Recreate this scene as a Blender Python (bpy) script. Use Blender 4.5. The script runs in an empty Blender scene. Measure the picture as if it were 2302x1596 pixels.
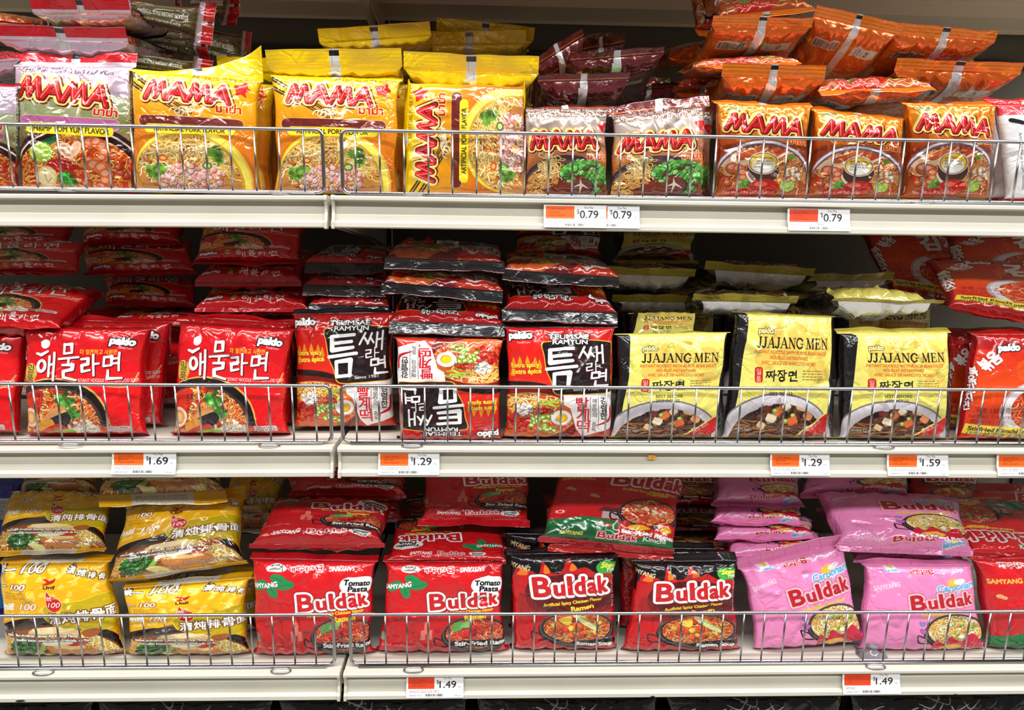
import bpy, math, random
import numpy as np
from mathutils import Vector

SCN = bpy.context.scene
COL = SCN.collection

# ------------------------------------------------------------------ camera
IMG_W, IMG_H, FPX = 2302, 1596, 1700.0
PITCH, YAW, ROLL = 0.16665791, 0.0355845, 0.01338787
CAM = np.array([0.18302, -0.91, 0.0])
_cy, _sy = math.cos(YAW), math.sin(YAW)
FWD = np.array([_sy * math.cos(PITCH), _cy * math.cos(PITCH), -math.sin(PITCH)])
_r0 = np.array([_cy, -_sy, 0.0])
_u0 = np.cross(_r0, FWD)
RGT = math.cos(ROLL) * _r0 + math.sin(ROLL) * _u0
UPV = -math.sin(ROLL) * _r0 + math.cos(ROLL) * _u0
cam = bpy.data.cameras.new('camera')
cam.sensor_fit = 'HORIZONTAL'
cam.sensor_width = 36.0
cam.lens = 36.0 * FPX / IMG_W
cam.clip_start = 0.02
cam_ob = bpy.data.objects.new('camera', cam)
COL.objects.link(cam_ob)
from mathutils import Matrix
_m = Matrix.Identity(4)
for _i in range(3):
    _m[_i][0], _m[_i][1], _m[_i][2], _m[_i][3] = RGT[_i], UPV[_i], -FWD[_i], CAM[_i]
cam_ob.matrix_world = _m
SCN.camera = cam_ob


def ray(px, py):
    return FWD + RGT * (px - IMG_W / 2) / FPX + UPV * (IMG_H / 2 - py) / FPX


def at(px, py, Y):
    """World point seen at a pixel of the photograph, at the depth Y behind the shelf's front edge."""
    d = ray(px, py)
    return CAM + d * ((Y - CAM[1]) / d[1])


# ------------------------------------------------------------------ light of the shop, with an added fill strip
w = bpy.data.worlds.new('shop')
SCN.world = w
w.use_nodes = True
w.node_tree.nodes['Background'].inputs[0].default_value = (1.0, 0.97, 0.93, 1)
w.node_tree.nodes['Background'].inputs[1].default_value = 0.12


def strip(name, y, z, watts, tilt, sx=7.0, sy=0.22, x=0.6):
    l = bpy.data.lights.new(name, 'AREA')
    l.shape = 'RECTANGLE'
    l.size, l.size_y, l.energy = sx, sy, watts
    l.color = (1.0, 0.985, 0.955)
    o = bpy.data.objects.new(name, l)
    COL.objects.link(o)
    o.location = (x, y, z)
    o.rotation_euler = (math.radians(tilt), 0, 0)


strip('ceiling_and_fill_strip', -0.74, 1.85, 130, 18)
strip('ceiling_and_fill_strip', -2.4, 1.75, 105, 48)  # unseen fill strip, added to brighten the packets' fronts and undersides

SCN.view_settings.view_transform = 'Standard'
SCN.view_settings.look = 'None'
SCN.view_settings.exposure = 0.15
SCN.view_settings.gamma = 1.0
SCN.view_settings.use_curve_mapping = False

ZS = {1: 0.03494, 2: -0.26973, 3: -0.57311}      # heights of the three shelf tops

# ------------------------------------------------------------------ printing: flat artwork drawn in code
_glyphs = {}
_fc = bpy.data.curves.new('lettering', 'FONT')
_fo = bpy.data.objects.new('lettering', _fc)
COL.objects.link(_fo)


def glyph_segments(s):
    """Outline segments of a line of lettering in em units."""
    if s not in _glyphs:
        _fc.body = s
        dg = bpy.context.evaluated_depsgraph_get()
        dg.update()
        ev = _fo.evaluated_get(dg)
        me = ev.to_mesh()
        co = np.zeros(len(me.vertices) * 3, np.float32)
        me.vertices.foreach_get('co', co)
        co = co.reshape(-1, 3)[:, :2]
        cnt = {}
        for p in me.polygons:
            vs = list(p.vertices)
            for a, b in zip(vs, vs[1:] + vs[:1]):
                k = (a, b) if a < b else (b, a)
                cnt[k] = cnt.get(k, 0) + 1
        e = [k for k, n in cnt.items() if n == 1]
        _glyphs[s] = co[np.array(e, int)] if e else np.zeros((0, 2, 2), np.float32)
        ev.to_mesh_clear()
    return _glyphs[s]


def rgb(c):
    return np.array(c, np.float32) / 255.0


class Art:
    """A sheet of printed film: x 0..100 is the front panel, y runs down."""

    def __init__(self, h, bg, x0=-12, x1=112, s=5.0, y0=0):
        self.x0, self.y0, self.s = x0, y0, s
        self.W, self.H = int(round((x1 - x0) * s)), int(round(h * s))
        self.px = np.ones((self.H, self.W, 3), np.float32) * rgb(bg)
        self.clip = None
        self.rng = np.random.default_rng(7)

    def P(self, pts):
        p = np.asarray(pts, np.float32).reshape(-1, 2)
        return (p - np.array([self.x0, self.y0], np.float32)) * self.s

    def put(self, ox, oy, m, col, a=1.0):
        h, w_ = m.shape
        x0, y0 = max(ox, 0), max(oy, 0)
        x1, y1 = min(ox + w_, self.W), min(oy + h, self.H)
        if x1 <= x0 or y1 <= y0:
            return
        mm = m[y0 - oy:y1 - oy, x0 - ox:x1 - ox] * a
        if self.clip is not None:
            mm = mm * self.clip[y0:y1, x0:x1]
        d = self.px[y0:y1, x0:x1]
        d += (rgb(col) - d) * mm[..., None]

    def segmask(self, seg, ss=4):
        """Anti-aliased even-odd coverage of closed outlines given as segments in pixels."""
        lo = np.floor(seg.reshape(-1, 2).min(0)).astype(int) - 1
        hi = np.ceil(seg.reshape(-1, 2).max(0)).astype(int) + 2
        lo = np.maximum(lo, -40)
        hi = np.minimum(hi, [self.W + 40, self.H + 40])
        w_, h = hi - lo
        if w_ <= 0 or h <= 0:
            return 0, 0, np.zeros((1, 1), np.float32)
        s = seg - lo
        ya, yb, xa, xb = s[:, 0, 1], s[:, 1, 1], s[:, 0, 0], s[:, 1, 0]
        rows = (np.arange(h * ss) + 0.5) / ss
        Y = rows[:, None]
        hit = ((ya <= Y) & (yb > Y)) | ((yb <= Y) & (ya > Y))
        dy = np.where(np.abs(yb - ya) < 1e-9, 1e-9, yb - ya)
        X = np.where(hit, xa + (Y - ya) / dy * (xb - xa), np.inf)
        X.sort(axis=1)
        k = int(hit.sum(1).max()) if len(hit) else 0
        X = X[:, :k]
        sign = np.where(np.arange(k) % 2 == 0, 1.0, -1.0)[None].repeat(len(X), 0)
        ok = np.isfinite(X)
        r = np.repeat(np.arange(len(X)), k).reshape(X.shape)[ok] // ss
        x = np.clip(X[ok], 0, w_ - 1.001)
        sg = sign[ok]
        acc = np.zeros((h, w_ + 1), np.float32)
        i = x.astype(int)
        fr = x - i
        np.add.at(acc, (r, i), sg * (1 - fr))
        np.add.at(acc, (r, i + 1), sg * fr)
        return lo[0], lo[1], np.clip(np.cumsum(acc, 1)[:, :w_] / ss, 0, 1)

    @staticmethod
    def grow(m, r):
        if r <= 0:
            return 0, m
        n = int(math.ceil(r + 0.5))
        h, w_ = m.shape
        out = np.zeros((h + 2 * n, w_ + 2 * n), np.float32)
        for dy in range(-n, n + 1):
            for dx in range(-n, n + 1):
                k = r + 0.5 - math.hypot(dx, dy)
                if k > 0:
                    v = out[n + dy:n + dy + h, n + dx:n + dx + w_]
                    np.maximum(v, m * min(k, 1.0), out=v)
        return n, out

    def mask(self, ox, oy, m, col, bold=0, outs=(), a=1.0, shade=None):
        s = self.s
        tot = bold + sum(o[0] for o in outs)
        if shade:
            n, g = self.grow(m, (tot + 0.1) * s)
            self.put(ox - n + int(shade[0] * s), oy - n + int(shade[1] * s), g, shade[2], a)
        for o, c in reversed(outs):
            n, g = self.grow(m, tot * s)
            self.put(ox - n, oy - n, g, c, a)
            tot -= o
        n, g = self.grow(m, bold * s)
        self.put(ox - n, oy - n, g, col, a)

    def poly(self, pts, col, a=1.0, outs=(), bold=0):
        p = self.P(pts)
        self.mask(*self.segmask(np.stack([p, np.roll(p, -1, 0)], 1)), col, bold, outs, a)

    def smooth(self, pts, col, a=1.0, outs=(), n=8):
        """Closed shape through points, rounded (Catmull-Rom)."""
        self.poly(spline(pts, True, n), col, a, outs)

    def ell(self, cx, cy, rx, ry=None, col=(0, 0, 0), rot=0, a=1.0, outs=(), soft=0):
        ry = rx if ry is None else ry
        t = np.linspace(0, 2 * np.pi, 40, endpoint=False)
        c, s_ = math.cos(math.radians(rot)), math.sin(math.radians(rot))
        x, y = rx * np.cos(t), ry * np.sin(t)
        if soft:
            for k in range(6):
                f = 1 + soft * (1 - k / 2.5) * 0.5
                self.poly(np.stack([cx + f * (x * c - y * s_), cy + f * (x * s_ + y * c)], 1), col, a * 0.3)
            return
        self.poly(np.stack([cx + x * c - y * s_, cy + x * s_ + y * c], 1), col, a, outs)

    def rect(self, x0, y0, x1, y1, col, a=1.0, r=0, outs=(), rot=0):
        if r <= 0:
            pts = [(x0, y0), (x1, y0), (x1, y1), (x0, y1)]
        else:
            pts = []
            for cx, cy, q in ((x1 - r, y0 + r, -90), (x1 - r, y1 - r, 0), (x0 + r, y1 - r, 90), (x0 + r, y0 + r, 180)):
                for k in range(7):
                    t = math.radians(q + 15 * k)
                    pts.append((cx + r * math.cos(t), cy + r * math.sin(t)))
        if rot:
            pts = turn(pts, (x0 + x1) / 2, (y0 + y1) / 2, rot)
        self.poly(pts, col, a, outs)

    def grad(self, y0, y1, c0, c1, x0=-99, x1=199):
        a, b = max(int((y0 - self.y0) * self.s), 0), min(int((y1 - self.y0) * self.s), self.H)
        xa, xb = max(int((x0 - self.x0) * self.s), 0), min(int((x1 - self.x0) * self.s), self.W)
        if b > a:
            t = np.linspace(0, 1, b - a, dtype=np.float32)[:, None, None]
            self.px[a:b, xa:xb] = rgb(c0) * (1 - t) + rgb(c1) * t

    def strokemask(self, p, wd):
        r = float(np.max(wd)) / 2 + 1
        lo = np.floor(p.min(0) - r).astype(int)
        hi = np.ceil(p.max(0) + r).astype(int) + 1
        X, Y = np.meshgrid(np.arange(lo[0], hi[0]) + 0.5, np.arange(lo[1], hi[1]) + 0.5)
        best = np.zeros(X.shape, np.float32)
        for i in range(len(p) - 1):
            a, b = p[i], p[i + 1]
            d = b - a
            L = float(d @ d) or 1e-9
            t = np.clip(((X - a[0]) * d[0] + (Y - a[1]) * d[1]) / L, 0, 1)
            dist = np.hypot(X - a[0] - t * d[0], Y - a[1] - t * d[1])
            rr = (wd[i] + (wd[i + 1] - wd[i]) * t) / 2
            np.maximum(best, np.clip(rr - dist + 0.5, 0, 1), out=best)
        return lo[0], lo[1], best

    def line(self, pts, wd, col, a=1.0, outs=(), curve=False):
        if curve:
            pts = spline(pts, False, 6)
        p = self.P(pts)
        wd = np.interp(np.linspace(0, 1, len(p)), np.linspace(0, 1, np.size(wd)), np.atleast_1d(wd)) * self.s
        self.mask(*self.strokemask(p, wd), col, 0, outs, a)

    def script(self, strokes, x, y, sx, sy, wd, col, outs=(), rot=0, shade=None, curve=False):
        """Brush writing: a list of strokes in a unit box, laid over the box at x, y."""
        got = []
        for st in strokes:
            if isinstance(st, tuple) and isinstance(st[0], str):
                _o, cx, cy, rx, ry = st
                t = np.linspace(0, 2 * np.pi, 18)
                st = np.stack([cx + rx * np.cos(t), cy + ry * np.sin(t)], 1)
                ww = [1, 1.15, 0.9, 1]
            else:
                ww = [0.8, 1.2, 1.05, 0.75]
                if curve and len(st) > 2:
                    st = spline(st, False, 5)
            p = np.asarray(st, float) * [sx, sy] + [x, y]
            if rot:
                p = np.array(turn(p, x, y, rot))
            p = self.P(p)
            w_ = np.interp(np.linspace(0, 1, len(p)), np.linspace(0, 1, len(ww)), ww) * wd * self.s
            got.append(self.strokemask(p, w_))
        x0, y0 = min(g[0] for g in got), min(g[1] for g in got)
        x1, y1 = max(g[0] + g[2].shape[1] for g in got), max(g[1] + g[2].shape[0] for g in got)
        m = np.zeros((y1 - y0, x1 - x0), np.float32)
        for gx, gy, g in got:
            v = m[gy - y0:gy - y0 + g.shape[0], gx - x0:gx - x0 + g.shape[1]]
            np.maximum(v, g, out=v)
        self.mask(x0, y0, m, col, 0, outs, 1.0, shade)

    def text(self, s, x, y, h, col=(0, 0, 0), w=None, bold=0, outs=(), rot=0, slant=0, anchor='l', bend=0, a=1.0, shade=None, flip=False, sx=1.0, grow=0):
        """A line of lettering: capital height h, fitted to width w when given; x, y is the baseline's start (or middle)."""
        g = glyph_segments(s)
        if not len(g):
            return
        big = max(ord(c) for c in s) > 0x1100
        p = g.astype(np.float64) * (h / (0.80 if big else 0.686))
        x0, x1 = p[..., 0].min(), p[..., 0].max()
        p[..., 0] -= x0
        wid = x1 - x0
        k = (w / wid) if w else sx
        p[..., 0] *= k
        wid *= k
        if grow:
            p[..., 1] *= 1 + grow * p[..., 0] / max(wid, 1e-6)
        if bend:
            p[..., 1] -= bend * (((p[..., 0] / wid) - 0.5) * 2) ** 2
        p[..., 0] += slant * p[..., 1]
        if anchor == 'c':
            p[..., 0] -= wid / 2
        elif anchor == 'r':
            p[..., 0] -= wid
        p[..., 1] *= -1
        if flip:
            rot += 180
        c, s_ = math.cos(math.radians(rot)), math.sin(math.radians(rot))
        q = np.stack([x + p[..., 0] * c - p[..., 1] * s_, y + p[..., 0] * s_ + p[..., 1] * c], -1)
        q = (q - [self.x0, self.y0]) * self.s
        self.mask(*self.segmask(q), col, bold, outs, a, shade)

    # --- pictures of food
    def inside(self, cx, cy, rx, ry, rot=0):
        """Clip the following drawing to an ellipse."""
        self.clip = None
        t = np.linspace(0, 2 * np.pi, 60, endpoint=False)
        pts = np.stack([cx + rx * np.cos(t), cy + ry * np.sin(t)], 1)
        if rot:
            pts = np.array(turn(pts, cx, cy, rot))
        self.clip = self.outline(self.P(pts))

    def outline(self, p):
        ox, oy, m = self.segmask(np.stack([p, np.roll(p, -1, 0)], 1))
        full = np.zeros((self.H, self.W), np.float32)
        x0, y0, x1, y1 = max(ox, 0), max(oy, 0), min(ox + m.shape[1], self.W), min(oy + m.shape[0], self.H)
        full[y0:y1, x0:x1] = m[y0 - oy:y1 - oy, x0 - ox:x1 - ox]
        return full

    def noodles(self, cx, cy, rx, ry, n, cols, wd=1.3, dark=(120, 60, 15), step=2.2, turns=9, curl=0.9):
        g = self.rng
        for i in range(n):
            t, r = g.uniform(0, 2 * np.pi), math.sqrt(g.uniform(0, 1))
            p = np.array([cx + rx * r * math.cos(t), cy + ry * r * math.sin(t)])
            d, pts, turn_ = g.uniform(0, 2 * np.pi), [], g.choice([-1, 1]) * curl
            for k in range(turns):
                pts.append(p.copy())
                d += turn_ * g.uniform(0.2, 1.0)
                if g.uniform() < 0.28:
                    turn_ = -turn_
                p = p + step * np.array([math.cos(d), 0.8 * math.sin(d)])
            c = np.array(cols[int(g.integers(len(cols)))]) * g.uniform(0.85, 1.08)
            c = np.clip(c, 0, 255)
            self.line(pts, wd * 1.5, dark, 0.75)
            self.line(pts, wd, c)
            self.line(np.array(pts) - [0.18 * wd, 0.22 * wd], wd * 0.35, np.clip(c * 1.25 + 12, 0, 255), 0.8)

    def bits(self, cx, cy, rx, ry, n, cols, r=(1, 2), flat=0.8, dark=None):
        g = self.rng
        for i in range(n):
            t, q = g.uniform(0, 2 * np.pi), math.sqrt(g.uniform(0, 1))
            x, y = cx + rx * q * math.cos(t), cy + ry * q * math.sin(t)
            rr = g.uniform(*r)
            c = np.clip(np.array(cols[int(g.integers(len(cols)))]) * g.uniform(0.85, 1.1), 0, 255)
            ro = g.uniform(0, 180)
            self.ell(x + 0.15 * rr, y + 0.25 * rr, rr * 1.08, rr * flat * 1.05, np.array(dark if dark is not None else c * 0.55), ro)
            self.ell(x, y, rr, rr * flat, c, ro)
            self.ell(x - 0.25 * rr, y - 0.25 * rr, rr * 0.45, rr * flat * 0.3, np.clip(c * 1.2 + 25, 0, 255), ro, 0.8)

    def herb(self, cx, cy, r, col=(70, 150, 50), n=16):
        g = self.rng
        self.line([(cx, cy + r), (cx + 0.1 * r, cy)], r * 0.12, np.array(col) * 0.8)
        for i in range(n):
            t = g.uniform(0, 2 * np.pi)
            q = g.uniform(0.1, 0.8) * r
            x, y = cx + q * math.cos(t), cy + q * math.sin(t) * 0.85
            c = np.clip(np.array(col) * g.uniform(0.55, 1.3), 0, 255)
            k = 7
            a0 = g.uniform(0, 6)
            pts = [(x + r * 0.36 * (1 if j % 2 else 0.55) * math.cos(a0 + j * 2 * np.pi / (2 * k)), y + r * 0.32 * (1 if j % 2 else 0.55) * math.sin(a0 + j * 2 * np.pi / (2 * k))) for j in range(2 * k)]
            self.smooth(pts, c, n=3)

    def lime(self, x, y, r, rot=0):
        self.ell(x, y, r, r * 0.92, (130, 175, 40))
        self.ell(x, y, r * 0.9, r * 0.83, (215, 232, 150))
        for k in range(8):
            t = rot + k * np.pi / 4
            self.smooth([(x + 0.15 * r * math.cos(t), y + 0.14 * r * math.sin(t)), (x + 0.78 * r * math.cos(t - 0.3), y + 0.7 * r * math.sin(t - 0.3)), (x + 0.78 * r * math.cos(t + 0.3), y + 0.7 * r * math.sin(t + 0.3))], (165, 205, 70), n=4)

    def shrimp(self, x, y, r, rot=0, col=(235, 110, 50)):
        for k in range(7):
            t = math.radians(rot - 130 + k * 38)
            rr = r * (0.48 - 0.035 * k)
            px_, py_ = x + 0.62 * r * math.cos(t), y + 0.62 * r * math.sin(t)
            c = np.array(col) * (1.0 if k % 2 else 0.9)
            self.ell(px_, py_, rr, rr * 0.9, np.clip(c * 0.7, 0, 255))
            self.ell(px_ - 0.06 * r, py_ - 0.08 * r, rr * 0.9, rr * 0.8, np.clip(c, 0, 255))
            self.ell(px_ - 0.1 * r, py_ - 0.14 * r, rr * 0.5, rr * 0.4, np.clip(c * 0.5 + 130, 0, 255), a=0.85)
        t = math.radians(rot - 130 + 7 * 38)
        for q in (-0.35, 0.1):
            self.smooth([(x + 0.6 * r * math.cos(t), y + 0.6 * r * math.sin(t)), (x + 0.95 * r * math.cos(t + q), y + 0.95 * r * math.sin(t + q)), (x + 0.7 * r * math.cos(t + 0.45 + q), y + 0.7 * r * math.sin(t + 0.45 + q))], (205, 50, 25), n=4)

    def egg(self, x, y, r, rot=0):
        self.ell(x, y, r, r * 0.86, (205, 200, 195), rot)
        self.ell(x - 0.03 * r, y - 0.04 * r, r * 0.95, r * 0.8, (250, 250, 248), rot)
        self.ell(x + 0.05 * r, y + 0.03 * r, r * 0.55, r * 0.5, (235, 160, 10), rot)
        self.ell(x, y - 0.03 * r, r * 0.48, r * 0.42, (255, 205, 30), rot)

    def codebar(self, x, y, w_, h, rot=0):
        self.rect(x - 1, y - 1, x + w_ + 1, y + h + 2.5, (240, 238, 235))
        g = np.random.default_rng(int(x * 7 + y * 3) % 999)
        q = x
        while q < x + w_:
            b = g.choice([0.35, 0.6, 0.9])
            self.rect(q, y, min(q + b, x + w_), y + h, (25, 25, 25))
            q += b + g.choice([0.4, 0.6, 1.0])

    def small(self, x, y, w_, rows, col, h=0.7, gap=1.9, seed=1):
        """Rows of print too small to read."""
        g = np.random.default_rng(seed)
        for r in range(rows):
            q = x
            while q < x + w_:
                b = g.uniform(1.2, 4.5)
                self.rect(q, y + r * gap, min(q + b, x + w_), y + r * gap + h, col, 0.75)
                q += b + 0.8

    def facts(self, x, y, w_, h):
        self.rect(x, y, x + w_, y + h, (235, 235, 233))
        self.text('Nutrition Facts', x + 2, y + 6.0, 4.0, (20, 20, 20), w=w_ * 0.46, bold=0.15)
        self.rect(x + 2, y + 7.5, x + w_ * 0.5, y + 9, (20, 20, 20))
        self.small(x + 2, y + 10, w_ * 0.45, 2, (60, 60, 60))
        self.text('Calories', x + 2, y + 18, 3.4, (20, 20, 20), bold=0.12)
        self.text('580', x + w_ * 0.5, y + 18.5, 4.0, (20, 20, 20), bold=0.12, anchor='r')
        self.small(x + w_ * 0.56, y + 4, w_ * 0.4, int((h - 5) / 1.9), (70, 70, 70), seed=5)


def turn(pts, cx, cy, deg):
    c, s_ = math.cos(math.radians(deg)), math.sin(math.radians(deg))
    return [(cx + (x - cx) * c - (y - cy) * s_, cy + (x - cx) * s_ + (y - cy) * c) for x, y in pts]


def spline(pts, closed, n=8):
    p = np.asarray(pts, float)
    k = len(p)
    out = []
    rng_ = range(k) if closed else range(k - 1)
    for i in rng_:
        if closed:
            a, b, c, d = p[(i - 1) % k], p[i], p[(i + 1) % k], p[(i + 2) % k]
        else:
            a, b, c, d = p[max(i - 1, 0)], p[i], p[i + 1], p[min(i + 2, k - 1)]
        for t in np.linspace(0, 1, n, endpoint=False):
            out.append(0.5 * (2 * b + (c - a) * t + (2 * a - 5 * b + 4 * c - d) * t * t + (3 * b - a - 3 * c + d) * t ** 3))
    if not closed:
        out.append(p[-1])
    return np.array(out)


# brush jamo in a unit box: (x, y) with y down
J = {
    'hae': [[(0.30, 0.02), (0.36, 0.10)], [(0.05, 0.32), (0.25, 0.36), (0.55, 0.26)], ('o', 0.30, 0.66, 0.17, 0.15), [(0.64, 0.40), (0.66, 0.95)], [(0.66, 0.64), (0.84, 0.60)], [(0.86, 0.30), (0.88, 1.05)]],
    'mul': [[(0.30, 0.0), (0.28, 0.28)], [(0.30, 0.02), (0.62, 0.0), (0.64, 0.24)], [(0.28, 0.28), (0.64, 0.25)], [(0.04, 0.44), (0.95, 0.38)], [(0.50, 0.42), (0.48, 0.58)], [(0.22, 0.62), (0.72, 0.60), (0.70, 0.74), (0.28, 0.80), (0.30, 0.98), (0.85, 1.06)]],
    'ra': [[(0.05, 0.22), (0.42, 0.18), (0.40, 0.45), (0.08, 0.52), (0.10, 0.82), (0.50, 0.74)], [(0.68, 0.0), (0.70, 1.0)], [(0.70, 0.45), (0.98, 0.42)]],
    'myeon': [[(0.12, 0.16), (0.10, 0.50)], [(0.12, 0.17), (0.46, 0.14), (0.46, 0.46)], [(0.10, 0.50), (0.46, 0.46)], [(0.52, 0.22), (0.76, 0.20)], [(0.52, 0.40), (0.76, 0.38)], [(0.78, 0.0), (0.80, 0.66)], [(0.30, 0.66), (0.28, 0.96), (0.92, 0.94)]],
    'teum': [[(0.10, 0.04), (0.88, 0.0)], [(0.16, 0.20), (0.80, 0.16)], [(0.10, 0.04), (0.12, 0.36), (0.86, 0.30)], [(0.0, 0.52), (1.0, 0.44)], [(0.26, 0.64), (0.28, 1.0)], [(0.26, 0.64), (0.78, 0.60), (0.74, 0.98)], [(0.28, 1.0), (0.76, 0.97)]],
    'sae': [[(0.22, 0.10), (0.02, 0.70)], [(0.20, 0.35), (0.36, 0.66)], [(0.48, 0.12), (0.34, 0.68)], [(0.44, 0.35), (0.58, 0.62)], [(0.70, 0.08), (0.70, 0.88)], [(0.70, 0.46), (0.88, 0.42)], [(0.92, 0.0), (0.94, 1.0)]],
    'jja': [[(0.02, 0.20), (0.28, 0.16)], [(0.16, 0.18), (0.02, 0.66)], [(0.14, 0.38), (0.28, 0.62)], [(0.34, 0.18), (0.60, 0.14)], [(0.48, 0.16), (0.34, 0.66)], [(0.46, 0.38), (0.62, 0.62)], [(0.74, 0.0), (0.76, 1.0)], [(0.76, 0.44), (0.98, 0.40)]],
    'jang': [[(0.06, 0.08), (0.56, 0.04)], [(0.32, 0.06), (0.06, 0.52)], [(0.30, 0.26), (0.56, 0.46)], [(0.70, 0.0), (0.72, 0.58)], [(0.72, 0.28), (0.94, 0.24)], ('o', 0.48, 0.80, 0.26, 0.18)],
}


def mama(A, x, y, w_, h, rot=0, red=(215, 25, 30)):
    """The rounded slanting red word with its pale-yellow edge."""
    M = [(0.0, 1.0), (0.24, 0.08), (0.42, 0.92), (0.66, 0.08), (0.86, 1.0)]
    Aa = [(0.0, 1.0), (0.36, 0.05), (0.74, 1.0)]
    bar = [(0.22, 0.66), (0.52, 0.66)]
    segs, q = [], 0.0
    for k in ('M', 'A', 'M', 'A'):
        if k == 'M':
            segs.append([(q + a, b) for a, b in M])
            q += 0.98
        else:
            segs.append([(q + a, b) for a, b in Aa])
            segs.append([(q + a, b) for a, b in bar])
            q += 0.84
    tot = q - 0.1
    lines = []
    for s_ in segs:
        pts = [((a / tot) * w_ + 0.10 * h * (1 - b), b * h) for a, b in s_]
        pts = [(x + a, y + b) for a, b in pts]
        lines.append(np.array(turn(pts, x + w_ / 2, y + h / 2, rot)))
    d = h * 0.23
    for grow_, c, off in ((0.42, (110, 20, 20), 0.05), (0.36, (250, 225, 110), 0), (0.24, (255, 240, 150), 0), (0.10, (110, 10, 15), 0.03)):
        for L in lines:
            A.line(L + off * h, d + grow_ * h * 0.9, c)
    for L in lines:
        A.line(L, d, red)
    for L in lines:
        if len(L) > 2:
            A.line(L - [d * 0.16, d * 0.05], d * 0.16, (255, 190, 170), 0.85)


def serif(A, word, x, y, w_, h, col, gap=0.24):
    """Thin-and-thick capitals with serifs for the black title."""
    G = {
        'J': (0.5, [[(0.36, 0), (0.36, 0.8), (0.22, 1.0), (0.04, 0.9)]], [[(0.2, 0), (0.54, 0)]]),
        'A': (0.86, [[(0.46, 0), (0.78, 1)]], [[(0.44, 0), (0.1, 1)], [(0.22, 0.66), (0.66, 0.66)], [(0, 1), (0.24, 1)], [(0.62, 1), (0.92, 1)]]),
        'N': (0.9, [[(0.16, 0), (0.78, 1)]], [[(0.16, 0), (0.16, 1)], [(0.78, 0), (0.78, 1)], [(0.02, 0), (0.2, 0)], [(0.02, 1), (0.3, 1)], [(0.64, 0), (0.92, 0)]]),
        'G': (0.86, [[(0.76, 0.2), (0.56, 0.02), (0.3, 0.06), (0.1, 0.36), (0.12, 0.7), (0.34, 0.97), (0.58, 0.97), (0.74, 0.86)]], [[(0.74, 0.56), (0.74, 0.9)], [(0.56, 0.56), (0.9, 0.56)]]),
        'M': (1.06, [[(0.2, 0), (0.52, 0.96)], [(0.88, 0), (0.88, 1)]], [[(0.86, 0), (0.52, 0.96)], [(0.18, 0), (0.14, 1)], [(0.02, 0), (0.2, 0)], [(0, 1), (0.28, 1)], [(0.74, 1), (1.02, 1)], [(0.86, 0), (1.02, 0)]]),
        'E': (0.76, [[(0.18, 0), (0.18, 1)]], [[(0.04, 0), (0.64, 0), (0.64, 0.18)], [(0.04, 1), (0.68, 1), (0.7, 0.8)], [(0.18, 0.48), (0.5, 0.48)], [(0.5, 0.36), (0.5, 0.6)]]),
        ' ': (0.18, [], []),
    }
    tot = sum(G[c][0] + gap * 0.4 for c in word)
    k, q = w_ / tot, x
    for c in word:
        adv, thick, thin = G[c]
        for s_ in thick:
            A.line([(q + a * k, y + b * h) for a, b in s_], h * 0.17, col, curve=len(s_) > 3)
        for s_ in thin:
            A.line([(q + a * k, y + b * h) for a, b in s_], h * 0.075, col)
        q += (adv + gap * 0.4) * k


def paldo(A, x, y, h, rot=0, flip=False, small=True):
    A.text('paldo', x, y, h, (255, 255, 255), bold=0.12 * h, outs=((0.16 * h, (30, 20, 25)),), sx=1.05, rot=rot, flip=flip)
    if small and not flip:
        A.text('Fun&Yum', x + 1.2 * h, y + 0.75 * h, 0.32 * h, (250, 240, 240), rot=rot)


def samyang(A, x, y, w_, h, col, rot=-8, flip=False):
    A.text('SAMYANG', x, y, h, col, w=w_, bold=0.09 * h, rot=rot, slant=0.1, flip=flip)


def word_buldak(A, x, y, w_, h, rot=-4, edge=(255, 255, 255), red=(205, 25, 35), flip=False, dark=(120, 10, 15)):
    """The big rounded product word: tall first letter, thick pale edge."""
    o = 0.13 * h
    parts = [('B', 0.0, 0.22, 1.0), ('u', 0.28, 0.135, 0.80), ('l', 0.475, 0.045, 0.92), ('d', 0.575, 0.13, 0.88), ('a', 0.755, 0.115, 0.78), ('k', 0.905, 0.12, 0.86)]
    th = math.radians(rot + (180 if flip else 0))
    for ps in (0, 1):
        for c, q, ww, hh in parts:
            xx, yy = x + q * w_ * math.cos(th), y + q * w_ * math.sin(th)
            if ps == 0:
                A.text(c, xx, yy, h * hh, edge, w=ww * w_, bold=0.055 * h, outs=((o, edge), (0.04 * h, dark)), rot=rot, flip=flip)
            else:
                A.text(c, xx, yy, h * hh, red, w=ww * w_, bold=0.055 * h, rot=rot, flip=flip)

WHITE, BLACK = (250, 250, 250), (15, 12, 14)
NOOD_Y = [(245, 225, 150), (238, 205, 110), (250, 235, 175), (225, 180, 90)]
NOOD_O = [(235, 150, 60), (245, 175, 80), (225, 120, 40), (250, 200, 120)]
NOOD_R = [(225, 90, 50), (235, 120, 70), (205, 60, 35), (240, 150, 95)]
NOOD_B = [(130, 70, 35), (165, 95, 50), (95, 50, 30), (190, 120, 65)]


def sheet(h, front, back, fin):
    return Art(h, front), Art(h, back), Art(14, fin)


def finseam(F, strip_=(205, 203, 205), mark=BLACK, x=45.5):
    F.rect(x, -1, x + 9, 15, strip_)
    F.line([(x + 2, 0), (x + 2, 14)], 0.6, (150, 150, 152))
    F.rect(x, 1.2, x + 9, 5.2, mark)


def seamstrip(B, x=45.5, col=(208, 206, 208), y1=200):
    B.rect(x, -1, x + 9, y1, col)
    B.line([(x + 2.4, 0), (x + 2.4, y1)], 0.5, (165, 165, 168))


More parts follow.
